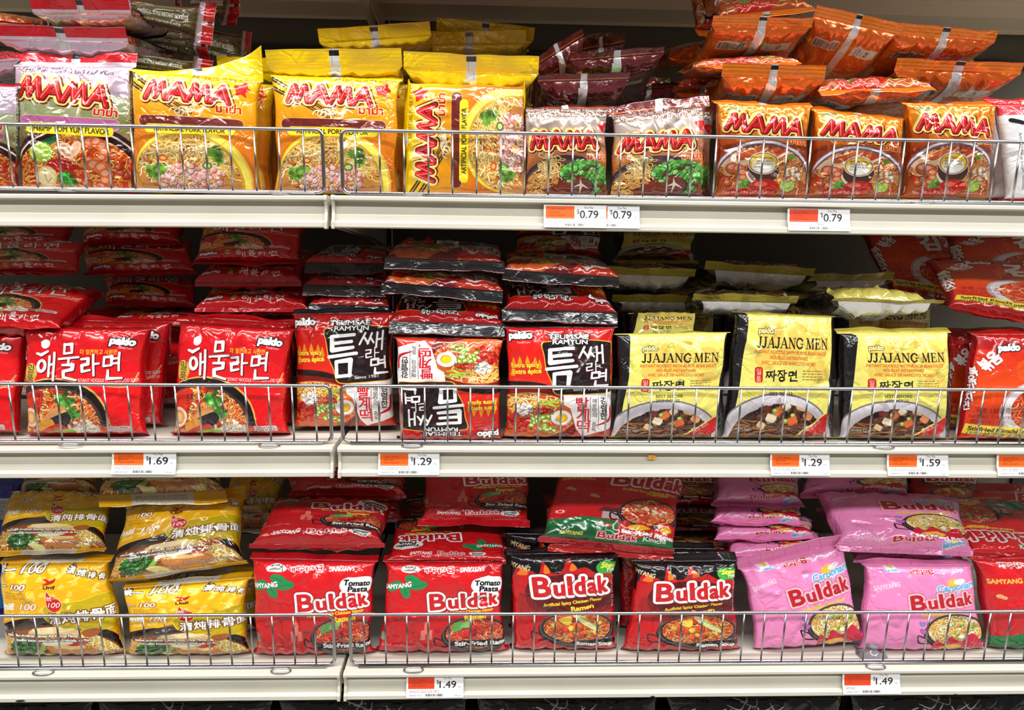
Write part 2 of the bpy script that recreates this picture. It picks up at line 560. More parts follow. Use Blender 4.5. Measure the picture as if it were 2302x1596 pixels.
def d_tomyum():
    A, B, F = sheet(118, (202, 172, 190), (205, 180, 198), (205, 25, 40))
    A.grad(0, 30, (206, 176, 194), (190, 172, 186))
    A.grad(30, 52, (178, 178, 150), (160, 168, 118))
    A.grad(52, 118, (120, 110, 60), (90, 60, 40))
    A.smooth([(8, 22), (26, 20), (40, 34), (34, 60), (12, 58)], (150, 158, 110), 0.7)
    A.smooth([(58, 46), (80, 40), (108, 60), (108, 90), (80, 70)], (140, 140, 90), 0.7)
    for q in range(40):
        A.line([(-12, 1 + q * 0.75), (112, 1 + q * 0.75)], 0.18, (225, 205, 220), 0.5)
    A.text('SHRIMP TOM YUM FLAVOR', 8, 6.4, 4.6, (45, 30, 60), w=80, bold=0.12, slant=0.2, rot=2)
    # bowl
    A.ell(54, 112, 66, 57, (60, 20, 25))
    A.ell(54, 113, 62, 54, (225, 215, 205))
    A.ell(54, 114, 61, 53, (45, 15, 15))
    A.ell(52, 116, 58, 50, (196, 52, 16))
    A.inside(52, 116, 58, 50)
    A.bits(52, 100, 58, 34, 140, [(222, 86, 26), (200, 60, 18), (236, 130, 45)], (1.5, 3.5))
    A.noodles(52, 96, 58, 36, 250, NOOD_O, 1.3, (150, 45, 10))
    A.ell(30, 70, 9, 6, (35, 100, 60), -15)
    A.smooth([(38, 92), (58, 98), (60, 101), (38, 97)], (200, 30, 25))
    A.smooth([(26, 95), (42, 90), (54, 108), (40, 104)], (190, 35, 25))
    A.lime(22, 84, 11)
    A.ell(45, 82, 6, 9, (240, 215, 190), -38)
    A.ell(45, 82, 4, 6.5, (215, 150, 110), -38)
    A.ell(45, 82, 2, 3.5, (245, 230, 205), -38)
    A.ell(53, 80, 4.5, 8, (236, 200, 170), 25)
    A.ell(53, 80, 2.5, 5.5, (220, 170, 130), 25)
    A.shrimp(70, 84, 15, 20)
    A.shrimp(70, 108, 17, 40)
    A.shrimp(98, 98, 12, 80, (220, 80, 40))
    A.ell(26, 107, 9, 10, (225, 200, 140))
    A.ell(26, 107, 7.5, 8.5, (245, 228, 175))
    A.line([(24, 101), (26, 112), (30, 108)], 0.8, (190, 150, 90), curve=True)
    A.herb(45, 109, 9.5, (60, 165, 60), 22)
    A.clip = None
    A.text('BEST BEFORE', 42, 94, 1.9, (40, 20, 20), w=13)
    A.text('SEP 08 2022', 42, 97.4, 1.9, (40, 20, 20), w=13)
    A.text('WEL 1C2 6P17', 42, 100.6, 1.9, (40, 20, 20), w=13)
    # banner
    A.rect(3, 50, 92, 60, (190, 105, 165), r=4.5, rot=3, outs=((0.6, (235, 205, 130)),))
    A.rect(9, 56, 87, 67, (248, 225, 30), r=5, rot=3)
    A.text('SHRIMP TOM YUM FLAVOR', 13, 62.6, 5.0, (60, 55, 20), w=70, bold=0.3, rot=3)
    mama(A, 5, 15, 77, 19, 8)
    A.text('มาม่า', 70, 47.5, 7.0, (210, 30, 30), w=20, bold=0.5, outs=((0.7, (250, 225, 190)),), rot=6)
    A.text('®', 78, 19, 3, (60, 50, 60))
    A.text('ORIENTAL STYLE INSTANT NOODLES', 6, 11, 2.6, (235, 230, 235), w=0.1)
    # the side that wraps round: dark green with white print
    for x0, x1 in ((-12, -1), (101, 112)):
        A.rect(x0, 0, x1, 118, (96, 92, 60))
        A.rect(x0, 84, x1, 118, (150, 50, 40))
    for x, r_ in ((-4.5, -90), (104, 90)):
        A.text('ORIENTAL STYLE INSTANT NOODLES', x, 80 if r_ < 0 else 6, 3.3, (236, 230, 225), w=72, bold=0.15, rot=r_)
        A.text('SHRIMP TOM YUM FLAVOR', x + (4.2 if r_ < 0 else -4.2) + 0.6, 70 if r_ < 0 else 16, 2.8, (236, 230, 225), w=52, bold=0.15, rot=r_)
    A.ell(-6, 96, 5, 7, (210, 120, 60))
    A.ell(107, 96, 5, 7, (210, 120, 60))
    # back
    for q in range(60):
        B.line([(-12, q * 2), (112, q * 2)], 0.5, (228, 210, 222), 0.7)
    B.text('PRODUCT OF THAILAND', 60, 100, 3.0, (90, 50, 90), w=34, bold=0.1)
    B.text('SHRIMP TOM YUM', 60, 112, 3.2, (120, 60, 120), w=30)
    B.text('FOR EXPORT ONLY', 60, 106, 2.6, (120, 60, 120), w=24)
    B.small(8, 100, 32, 6, (120, 70, 125))
    B.rect(-12, 40, 112, 118 - 26, (196, 170, 190))
    seamstrip(B)
    F.rect(-12, 9, 112, 14, (214, 192, 208))
    finseam(F, mark=(60, 45, 55))
    return A, B, F


def d_tomyumside():
    """The same packet seen on its dark side."""
    A, B, F = d_tomyum()
    A = Art(118, (92, 88, 60))
    A.rect(-12, 0, 30, 118, (104, 44, 50))
    A.rect(30, 0, 36, 118, (130, 120, 84))
    A.text('ORIENTAL STYLE INSTANT NOODLES', 56, 106, 9, (236, 230, 225), w=88, bold=0.4, rot=-90)
    A.text('SHRIMP TOM YUM FLAVOR', 74, 96, 8, (236, 230, 225), w=66, bold=0.4, rot=-90)
    A.ell(18, 94, 12, 20, (190, 110, 60))
    A.ell(18, 94, 8, 14, (214, 150, 90))
    return A, B, F


def d_pork():
    A, B, F = sheet(108, (228, 160, 20), (240, 205, 10), (240, 200, 10))
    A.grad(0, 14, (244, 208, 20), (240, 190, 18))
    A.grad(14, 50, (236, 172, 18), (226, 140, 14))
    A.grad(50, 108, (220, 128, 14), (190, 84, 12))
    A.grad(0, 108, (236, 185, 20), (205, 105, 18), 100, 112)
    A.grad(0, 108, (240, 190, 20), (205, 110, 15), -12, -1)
    for a, b in (((-4, 0), (50, 37)), ((-4, 9), (47, 40))):
        A.line([a, b], [4.2, 2.2], (70, 35, 25))
        A.line([a, b], [0.8, 0.4], (240, 190, 60))
    A.noodles(47, 34, 4, 4, 14, [(250, 240, 215), (240, 225, 190)], 0.9, (190, 140, 60))
    A.rect(7, 40.5, 91, 50, (110, 35, 30), r=4.5, outs=((0.5, (240, 200, 120)),))
    A.ell(48, 97, 47, 46, (238, 215, 60))
    A.ell(50, 96, 47, 45, (250, 232, 110), a=0.6)
    A.ell(46, 99, 44, 44, (205, 160, 40))
    A.ell(45, 100, 43, 43, (196, 130, 60))
    A.inside(45, 100, 43, 43)
    A.bits(45, 80, 43, 26, 120, [(214, 150, 70), (225, 180, 100), (190, 110, 50)], (1.5, 4))
    A.noodles(45, 78, 43, 22, 210, NOOD_Y, 1.1, (176, 110, 40))
    A.bits(48, 78, 10, 10, 46, [(225, 130, 60), (205, 95, 45), (240, 180, 120)], (0.8, 1.8), 0.6)
    A.bits(48, 98, 27, 14, 150, [(238, 178, 170), (226, 150, 148), (246, 205, 196)], (1.2, 2.8), 0.8, (150, 80, 70))
    A.ell(27, 79, 4, 3, (225, 95, 35), 10)
    A.ell(27, 79, 2.2, 1.5, (240, 200, 110), 10)
    A.herb(21, 90, 10, (105, 150, 50), 26)
    A.herb(71, 75, 10, (105, 155, 50), 26)
    A.ell(62, 85, 4, 3.4, (85, 120, 50))
    A.ell(62, 85, 2.6, 2.1, (205, 215, 140))
    A.clip = None
    for k, t in enumerate(('BEST BEFORE', 'DEC 23 2022', 'WEL 1AL 6P11')):
        A.text(t, 41, 65 + k * 3.2, 1.9, (60, 35, 20), w=12)
    A.rect(12, 48, 85, 56, (246, 222, 40), r=3.8)
    A.text('ARTIFICIAL PORK FLAVOR', 20, 54.2, 4.3, (60, 30, 20), w=57, bold=0.25)
    mama(A, 13, 9, 66, 16, 1)
    A.text('มาม่า', 70, 34.5, 7.0, (205, 30, 25), w=19, bold=0.45, outs=((0.6, (252, 225, 150)),), rot=1)
    A.smooth([(82, 8), (87, 7), (91, 4), (93, 9), (96, 12), (92, 14), (93, 19), (88, 16), (85, 18), (84, 13)], (210, 40, 25))
    A.text('ARTIFICIAL PORK FLAVOR', 50, 4.5, 3.8, (120, 55, 20), w=50, bold=0.12, rot=0)
    A.text('Net Wt. 3.17 OZ. (90 g)', 22, 107, 3.2, (50, 30, 25), w=44)
    A.text('INSTANT NOODLES', 104.2, 62, 2.1, (60, 30, 25), w=34, rot=-88, bold=0.1)
    A.text('ARTIFICIAL PORK FLAVOR', 108.4, 84, 2.3, (60, 30, 25), w=52, rot=-88, bold=0.15)
    A.text('ARTIFICIAL PORK FLAVOR', -4, 96, 3.4, (90, 45, 15), w=70, rot=-90, bold=0.2)
    mama(A, 99, 22, 11, 3, -90)
    B.grad(0, 30, (240, 205, 10), (235, 190, 10))
    B.text('PRODUCT OF THAILAND', 60, 88, 3.0, (140, 90, 10), w=27, bold=0.1)
    B.text('FOR EXPORT ONLY', 60, 92, 3.0, (140, 90, 10), w=24, bold=0.1)
    B.small(8, 84, 30, 8, (160, 110, 10), 0.8)
    B.rect(62, 76, 88, 81, (240, 238, 235))
    B.text('THE PRESIDENT FOODS', 8, 104, 2.2, (140, 90, 10), w=30)
    seamstrip(B)
    finseam(F)
    return A, B, F


def d_beef():
    A, B, F = sheet(108, (196, 165, 145), (98, 30, 34), (96, 30, 34))
    A.grad(0, 12, (100, 62, 50), (150, 120, 105))
    A.grad(12, 30, (182, 172, 168), (182, 156, 142))
    A.grad(30, 60, (190, 140, 112), (176, 112, 80))
    A.grad(60, 108, (196, 120, 60), (170, 80, 30))
    A.text('Oriental Style Instant Noodles', 1, 4.6, 3.6, (235, 228, 225), w=92, bold=0.15)
    A.text('ARTIFICIAL STEW BEEF FLAVOR', 1, 10.6, 3.8, (240, 236, 232), w=95, bold=0.15)
    A.smooth([(86, 20), (90, 18), (98, 18), (99, 22), (95, 26), (97, 30), (92, 29), (89, 25)], (200, 25, 25))
    A.ell(50, 112, 60, 54, (72, 52, 62))
    A.ell(50, 114, 58, 50, (100, 76, 84))
    A.ell(50, 116, 56, 48, (110, 40, 20))
    A.inside(50, 116, 56, 50)
    A.bits(60, 100, 40, 26, 90, [(130, 50, 26), (150, 64, 34), (100, 34, 18), (176, 90, 50)], (2, 4.5), 0.6)
    A.noodles(18, 94, 22, 18, 110, [(225, 165, 85), (240, 190, 110), (205, 140, 65)], 1.1, (120, 60, 20))
    A.clip = None
    A.noodles(30, 70, 5, 14, 44, [(245, 215, 140), (250, 228, 170), (230, 185, 100)], 1.0, (150, 95, 40), turns=11)
    A.line([(24, 52), (38, 51)], 1.6, (40, 25, 25))
    g = A.rng
    A.inside(70, 88, 30, 24, 28)
    A.bits(72, 84, 30, 20, 130, [(80, 160, 60), (110, 190, 80), (60, 130, 50), (150, 215, 120)], (2.0, 4.2), 0.7, (40, 90, 40))
    A.clip = None
    for k in range(18):
        t = -2.6 + k * 0.17
        A.ell(70 + 29 * math.cos(t), 86 + 19 * math.sin(t), 3.2, 2.6, (125, 205, 95) if k % 2 else (85, 170, 65))
    A.ell(67, 97, 13, 11, (70, 30, 26))
    A.ell(66, 96, 12, 9.5, (110, 55, 48))
    A.line([(58, 97), (66, 94), (74, 99)], [0.8, 3, 0.8], (225, 205, 190))
    A.line([(65, 88), (66, 95), (64, 104)], [0.8, 3, 0.8], (225, 205, 190))
    A.smooth([(26, 100), (50, 92), (56, 106), (30, 108)], (120, 48, 28))
    for k, t in enumerate(('BEST BEFORE', 'AUG 22 2022', 'WEL 13Z 6B4')):
        A.text(t, 41, 86 + k * 3.4, 2.0, (40, 20, 20), w=14)
    mama(A, 8, 29, 74, 20, -1)
    A.text('มาม่า', 73, 63.5, 7.5, (205, 40, 25), w=21, bold=0.4, outs=((0.7, (250, 220, 170)),), rot=2)
    for x0, x1 in ((-12, -1), (101, 112)):
        A.rect(x0, 12, x1, 108, (122, 56, 34))
    A.text('Net Wt. 2.12 OZ', 108, 70, 5, (240, 230, 220), w=50, rot=-90)
    B.line([(-12, 96), (112, 96)], 1.4, (215, 110, 60))
    B.text('PRODUCT OF THAILAND', 57, 86, 3.4, (240, 235, 232), w=38, bold=0.2)
    B.text('For Export Only', 62, 91.5, 3.6, (240, 235, 232), w=26, bold=0.2)
    B.codebar(60, 68, 32, 11)
    B.small(8, 78, 32, 8, (210, 190, 188))
    B.rect(10, 68, 38, 76, (235, 232, 230))
    seamstrip(B)
    F.rect(-12, 9, 112, 10.4, (215, 110, 60))
    F.rect(45.5, -1, 54.5, 15, (215, 213, 214))
    return A, B, F


def d_hotpot():
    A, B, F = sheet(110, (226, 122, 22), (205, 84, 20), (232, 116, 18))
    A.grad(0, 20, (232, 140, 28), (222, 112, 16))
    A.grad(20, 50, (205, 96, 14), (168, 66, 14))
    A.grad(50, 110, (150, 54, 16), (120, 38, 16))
    A.smooth([(0, 10), (30, 6), (70, 16), (100, 8), (100, 26), (60, 40), (10, 34)], (244, 170, 50), 0.45)
    A.smooth([(20, 34), (50, 44), (80, 36), (76, 48), (30, 52)], (240, 160, 40), 0.4)
    A.text('媽媽', 9, 9.5, 6.4, (60, 90, 50), w=15, outs=((0.5, (220, 190, 110)),))
    A.ell(48, 96, 56, 54, (118, 80, 84))
    A.ell(48, 96.5, 54.6, 52.6, (226, 214, 218))
    A.ell(48, 97.5, 52.5, 50.5, (112, 84, 104))
    A.ell(48, 99, 51, 49.5, (178, 84, 38))
    A.inside(48, 99, 51, 49.5)
    A.bits(48, 78, 50, 28, 150, [(196, 96, 44), (214, 126, 60), (170, 70, 30)], (1.5, 3.4))
    A.noodles(74, 78, 30, 22, 120, [(232, 160, 90), (240, 185, 120), (214, 120, 60)], 1.0, (140, 55, 20))
    A.noodles(22, 68, 26, 16, 80, [(232, 160, 90), (240, 185, 120), (214, 120, 60)], 1.0, (140, 55, 20))
    A.smooth([(2, 72), (30, 56), (52, 50), (40, 66), (18, 78)], (235, 200, 165))
    A.smooth([(20, 62), (48, 50), (50, 53), (26, 68)], (190, 90, 45))
    A.shrimp(18, 88, 16, 30, (215, 95, 50))
    A.smooth([(30, 84), (46, 70), (40, 96)], (240, 222, 205))
    A.line([(60, 62), (84, 46)], 3.4, (205, 60, 35))
    A.line([(62, 64), (86, 49)], 2.6, (240, 230, 215))
    A.line([(74, 66), (92, 54)], 2.4, (110, 150, 50))
    A.ell(78, 62, 5, 2.6, (90, 160, 55), -30)
    A.ell(48, 80, 17, 15, (80, 50, 44))
    A.ell(48, 71, 16.5, 13.5, (225, 220, 226))
    A.ell(48, 71, 15.4, 12.4, (105, 72, 70))
    A.ell(48, 71, 14.6, 11.6, (244, 200, 66))
    A.ell(48, 74, 12.5, 8.8, (250, 238, 205))
    A.ell(48, 76, 9, 6, WHITE, a=0.8)
    A.herb(28, 96, 8, (110, 175, 70), 18)
    A.ell(50, 98, 15, 8, (196, 36, 24))
    A.ell(46, 96, 7, 3, (235, 110, 80))
    A.lime(74, 98, 8, 0.4)
    A.smooth([(12, 104), (40, 100), (60, 108), (30, 112)], (190, 40, 25))
    A.bits(80, 84, 12, 8, 20, [(240, 225, 205), (225, 190, 150)], (1.5, 3.2))
    A.clip = None
    for k, t in enumerate(('BEST BEFORE', 'SEP 16 2022', 'WEL 1X3 6D22', '10:40')):
        A.text(t, 38, 66 + k * 3.5, 2.2, (50, 35, 20), w=20 if k < 3 else 8)
    A.text('Net Wt. 1.94 OZ (55g)', 8, 107, 3.2, (235, 225, 215), w=46)
    mama(A, 9, 15, 78, 19, 5)
    A.text('มาม่า', 74, 47, 7.0, (205, 45, 20), w=20, bold=0.4, outs=((0.7, (250, 200, 120)),), rot=3)
    A.text('®', 90, 14, 3, (110, 50, 20))
    for x0, x1 in ((-12, -1), (101, 112)):
        A.rect(x0, 0, x1, 110, (190, 80, 18), 0.8)
    A.rect(-10, 98, -2, 106, (240, 240, 240))
    B.grad(0, 110, (236, 134, 34), (222, 100, 22))
    B.smooth([(0, 70), (40, 84), (100, 76), (100, 90), (40, 96), (0, 88)], (242, 150, 40), 0.6)
    B.codebar(62, 80, 32, 12)
    B.rect(6, 78, 40, 93, (236, 234, 232))
    B.rect(18, 81, 22, 89, (25, 25, 25))
    B.rect(19.2, 82.2, 21.0, 87.8, (236, 234, 232))
    B.small(25, 81, 12, 5, (80, 80, 80))
    seamstrip(B)
    for k in range(7):
        F.line([(-12, 2 * k), (112, 2 * k + 0.4)], 0.8, (246, 160, 40) if k % 2 else (214, 92, 14), 0.7)
    finseam(F)
    return A, B, F


def d_white():
    A, B, F = sheet(108, (236, 236, 238), (225, 225, 228), (205, 30, 45))
    A.grad(0, 12, (205, 25, 40), (225, 90, 100))
    A.text('Artificial', 30, 6, 5, (246, 200, 200), w=40, bold=0.3, slant=0.2)
    A.smooth([(30, 0), (80, -3), (110, 4), (70, 6)], (240, 225, 40))
    A.text('媽媽', 45, 22, 10, (50, 110, 80), w=24, bold=0.2)
    A.line([(8, 18), (30, 24), (70, 30)], [5, 4, 2], (35, 35, 38), curve=True)
    mama(A, 60, 30, 44, 16, 4)
    A.ell(70, 90, 52, 44, (222, 226, 234))
    A.ell(70, 91, 47, 39, (225, 170, 40))
    A.inside(70, 91, 47, 39)
    A.noodles(66, 86, 44, 34, 170, [(248, 225, 90), (240, 200, 60), (225, 160, 40)], 1.8, (180, 100, 10))
    A.clip = None
    A.smooth([(18, 90), (24, 84), (28, 90), (36, 96), (26, 102), (18, 100)], (205, 30, 40))
    A.text('Artificial Flavor Instant Noodles', 12, 32, 2.6, (60, 60, 60), w=66, rot=92)
    B.small(6, 10, 80, 40, (120, 120, 120))
    seamstrip(B)
    finseam(F)
    return A, B, F


def haemul(A, x, y, w_, h, wd, col=WHITE, outs=(), shade=None):
    k = w_ / 4.05
    for i, (n, dy, s_) in enumerate((('hae', 0.0, 1.05), ('mul', 0.06, 0.98), ('ra', 0.36, 0.60), ('myeon', 0.30, 0.78))):
        A.script(J[n], x + i * k * (1.02 if i < 3 else 1.0), y + dy * h, k * (0.98 if i != 2 else 0.86), h * s_, wd, col, outs, 0, shade)


def d_seafood():
    A, B, F = sheet(110, (222, 18, 26), (190, 20, 28), (205, 16, 26))
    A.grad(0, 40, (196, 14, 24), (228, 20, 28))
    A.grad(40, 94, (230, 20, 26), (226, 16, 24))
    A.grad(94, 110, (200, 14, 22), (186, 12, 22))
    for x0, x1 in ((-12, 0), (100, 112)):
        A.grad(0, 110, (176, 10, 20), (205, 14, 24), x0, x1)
    # black bowl
    A.ell(30, 88, 46, 44, (216, 176, 84))
    A.ell(29, 89.5, 46, 44, (26, 18, 20))
    A.ell(28, 91, 43, 39, (70, 52, 48))
    A.ell(26, 91.5, 40, 37, (190, 50, 20))
    A.inside(27, 91, 41, 37.5)
    A.bits(26, 84, 40, 30, 160, [(214, 80, 30), (225, 60, 24), (236, 150, 60), (190, 40, 20)], (1.5, 4), 0.7)
    A.noodles(56, 76, 18, 22, 70, [(240, 170, 100), (246, 200, 140), (225, 120, 60)], 1.4, (150, 50, 20))
    A.noodles(16, 66, 18, 12, 50, [(245, 190, 100), (250, 215, 140), (230, 130, 60)], 1.3, (150, 50, 20))
    A.smooth([(6, 56), (20, 58), (14, 80), (4, 86)], (214, 46, 26))
    A.smooth([(22, 78), (40, 66), (42, 72), (26, 86)], (225, 160, 90))
    A.smooth([(24, 82), (44, 74), (40, 88), (28, 88)], (40, 30, 34))
    A.ell(7, 81, 8, 9, (230, 215, 190))
    A.ell(7, 81, 5.5, 6.5, (220, 150, 90))
    A.ell(7, 81, 3, 4, (240, 190, 120))
    A.smooth([(14, 86), (26, 82), (28, 92), (16, 94)], (235, 160, 40))
    A.ell(52, 96, 16, 9, (226, 214, 196), -18)
    A.bits(54, 90, 14, 7, 40, [(244, 236, 222), (232, 216, 196)], (1.4, 2.6))
    A.smooth([(16, 94), (32, 86), (38, 92), (22, 100)], (212, 36, 30))
    A.smooth([(14, 97), (40, 91), (44, 96), (18, 104)], (150, 196, 60))
    A.herb(38, 64, 9, (80, 160, 60), 22)
    A.herb(45, 76, 7, (70, 150, 60), 14)
    A.line([(37, 60), (46, 80)], 2.2, (60, 110, 45))
    A.clip = None
    A.rect(-12, 95, 112, 110, (196, 14, 22))
    A.text('BEST', 18.5, 60, 2.4, (60, 15, 15), w=11, rot=90)
    A.text('2021 SEP', 14.5, 60, 2.4, (60, 15, 15), w=18, rot=90)
    A.line([(98, 40), (88, 52), (60, 50)], [1.6, 1.2, 0.4], (214, 176, 90), curve=True)
    A.text('INSTANT NOODLE WITH SEAFOOD SOUP', 47, 47.6, 2.9, (250, 244, 240), w=51, bold=0.18)
    A.text('NOUILLES INSTANTANÉES AVEC SOUPE DE FRUIT DE MER', 47, 51.6, 2.6, (250, 244, 240), w=51, bold=0.12)
    A.ell(9, 40, 6.2, 8.8, (206, 172, 70))
    A.text('일', 9, 39.5, 7.0, (40, 25, 15), anchor='c', bold=0.1)
    A.text('품', 9, 48, 6.6, (40, 25, 15), anchor='c', bold=0.1)
    haemul(A, 13, 12, 74, 31, 2.6, outs=((0.35, (120, 6, 12)),), shade=(0.6, 0.7, (90, 5, 10)))
    A.ell(21, 14.0, 3.4, 4.2, WHITE, 30)
    A.text('더 얼큰하고 시원한', 50, 22.5, 4.0, (246, 214, 60), w=30, bold=0.22)
    paldo(A, 73, 13.0, 6.0, rot=6)
    A.text('NET WT. 4.23 OZ (120g)', 76, 93, 1.9, (120, 10, 16), w=20)
    # strip that wraps under the end
    paldo(A, 6, 104.5, 5.0, small=False)
    A.ell(33, 102.5, 3, 4.2, (206, 172, 70))
    A.text('일품', 33, 104, 3, (40, 25, 15), anchor='c')
    haemul(A, 40, 97.5, 42, 9.5, 1.15)
    A.rect(66, 88, 92, 93.4, (225, 205, 205), r=1.2)
    A.rect(66, 88, 73, 93.4, (214, 80, 50), r=1.2)
    A.text('Seafood Flavor', 74, 90.4, 1.7, (90, 20, 20), w=15)
    A.text('SAVEUR DE FRUIT', 74, 92.8, 1.7, (40, 15, 15), w=16)
    B.facts(8, 40, 84, 36)
    haemul(B, 14, 10, 70, 22, 2.0)
    F.rect(-12, 9.5, 112, 14, (170, 8, 18))
    B.rect(45, 0, 54, 120, (200, 24, 30))
    return A, B, F


def d_teumsae():
    A, B, F = sheet(114, (222, 30, 24), (214, 42, 26), (24, 22, 26))
    A.grad(0, 12, (176, 24, 26), (205, 24, 24))
    A.grad(12, 60, (224, 28, 24), (226, 42, 24))
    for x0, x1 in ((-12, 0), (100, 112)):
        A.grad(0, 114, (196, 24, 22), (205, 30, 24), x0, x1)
    A.smooth([(-12, 58), (10, 54), (36, 57), (50, 66), (-12, 68)], (28, 14, 16))
    # photo band
    A.rect(-12, 66, 112, 114, (190, 44, 20))
    A.smooth([(-14, 66), (14, 60), (44, 64), (60, 72), (60, 114), (-14, 114)], (120, 20, 16))
    A.ell(22, 90, 44, 25, (206, 92, 34))
    A.inside(22, 90, 43, 24)
    A.noodles(14, 74, 30, 10, 80, [(246, 215, 110), (250, 232, 160), (235, 170, 70)], 1.2, (170, 80, 20))
    A.bits(12, 96, 16, 10, 100, [(205, 24, 26), (225, 40, 34), (176, 16, 20)], (0.9, 1.9))
    A.bits(16, 83, 8, 6, 22, [(250, 246, 238), (236, 226, 214)], (1.4, 3))
    A.bits(36, 88, 9, 8, 26, [(226, 50, 34), (240, 96, 70)], (1.8, 3.4))
    A.noodles(56, 100, 16, 10, 40, NOOD_R, 1.3, (140, 30, 10))
    for q in range(22):
        x, y = 22 + A.rng.uniform(0, 26), 92 + A.rng.uniform(-4, 14)
        A.ell(x, y, 3.4, 2.2, (120, 160, 50), A.rng.uniform(0, 180))
        A.ell(x, y, 2.1, 1.2, (225, 235, 160), A.rng.uniform(0, 180))
    for q in range(10):
        x, y = 30 + A.rng.uniform(0, 20), 74 + A.rng.uniform(-2, 8)
        A.line([(x, y), (x + A.rng.uniform(4, 9), y + A.rng.uniform(-3, 3))], 1.6, (160, 195, 70))
    A.clip = None
    A.egg(52, 92, 9.5)
    A.poly([(53, 68), (108, 62), (108, 100), (98, 104), (72, 112), (66, 104), (60, 82), (54, 78)], (240, 236, 236))
    A.rect(98, 62, 112, 98, (232, 226, 226))
    for k, c in enumerate('빨계떡'):
        A.text(c, 70.5 + 0.8 * k, 82 + k * 12, 11.5, (205, 24, 40), anchor='c', bold=0.35, w=11)
    for k, c in enumerate('매운맛의 중독'):
        if c != ' ':
            A.text(c, 82, 76 + k * 5, 4.2, BLACK, anchor='c', bold=0.12)
    for k, c in enumerate('강렬한'):
        A.text(c, 91, 77 + k * 8, 6.6, BLACK, anchor='c', bold=0.25)
    A.line([(85.4, 70), (86, 102)], 0.4, (60, 50, 50))
    A.line([(77.8, 70), (78.4, 104)], 0.4, (60, 50, 50))
    A.line([(98, 82), (97, 94), (84, 100)], [3.2, 3.4, 0.8], (196, 24, 30), curve=True)
    A.line([(98, 82), (99, 78)], 0.9, (90, 130, 40))
    A.text('BEST BEFORE', 21, 84, 2.7, (30, 20, 18), w=24)
    A.text('2022 MAY 22', 21, 88.4, 2.7, (30, 20, 18), w=24)
    # black square with a burning edge
    sq = [(33, 16), (40, 13.5), (70, 12), (94, 14), (98, 18), (96, 34), (97, 50), (99, 64), (80, 66), (60, 67), (46, 66), (42, 54), (37, 42), (35, 28)]
    A.smooth([(x + (x - 66) * 0.035, y + (y - 40) * 0.035) for x, y in sq], (248, 170, 50), n=6)
    A.smooth(sq, (30, 16, 20), n=6)
    A.smooth([(60, 20), (96, 22), (92, 60), (62, 40)], (52, 20, 24), 0.6)
    A.script(J['teum'], 37, 20, 27, 41, 4.4, WHITE)
    A.script(J['sae'], 66, 17, 24, 18, 2.6, WHITE)
    A.script(J['ra'], 72, 33, 14, 12, 1.4, WHITE)
    A.script(J['myeon'], 76, 42, 20, 17, 2.4, WHITE)
    A.text('Since 1981', 62, 63.6, 2.9, (245, 240, 235), w=23, bold=0.2, rot=-3)
    A.text('TEUMSAE', 38, 10.6, 4.4, WHITE, w=37, bold=0.35, outs=((0.8, BLACK),))
    A.text('RAMYUN', 42, 15.8, 4.2, WHITE, w=32, bold=0.35, outs=((0.8, BLACK),))
    paldo(A, 3, 10.5, 6.4, rot=-2)
    for q, (x, y) in enumerate(((6, 35), (12, 33.5), (19, 33), (26, 34), (30, 36.5), (5, 44))):
        A.smooth([(x - 2, y + 4), (x - 1, y - 2), (x + 0.5, y - 5), (x + 2.4, y + 4)], (238, 150, 30))
    A.text('Extra spicy', 4, 40, 4.4, (250, 226, 60), w=26, bold=0.4, outs=((0.4, (190, 70, 20)),), rot=-3)
    A.text('Extra épicé', 5, 46.6, 4.4, (250, 226, 60), w=27, bold=0.4, outs=((0.4, (190, 70, 20)),), rot=-3)
    # the top end, read from above
    A.grad(-1, 0.4, (150, 18, 22), (170, 20, 24))
    B.facts(6, 6, 86, 26)
    B.facts(6, 76, 86, 30)
    B.rect(-12, 36, 112, 70, (150, 26, 24))
    B.codebar(60, 3, 22, 8)
    B.text('OTHER', 44, 10, 3, (40, 40, 40))
    for k in range(7):
        F.line([(-12, 1 + 2 * k), (112, 1 + 2 * k)], 0.5, (70, 68, 74))
    F.rect(44, 0, 53, 14, (40, 38, 42))
    return A, B, F


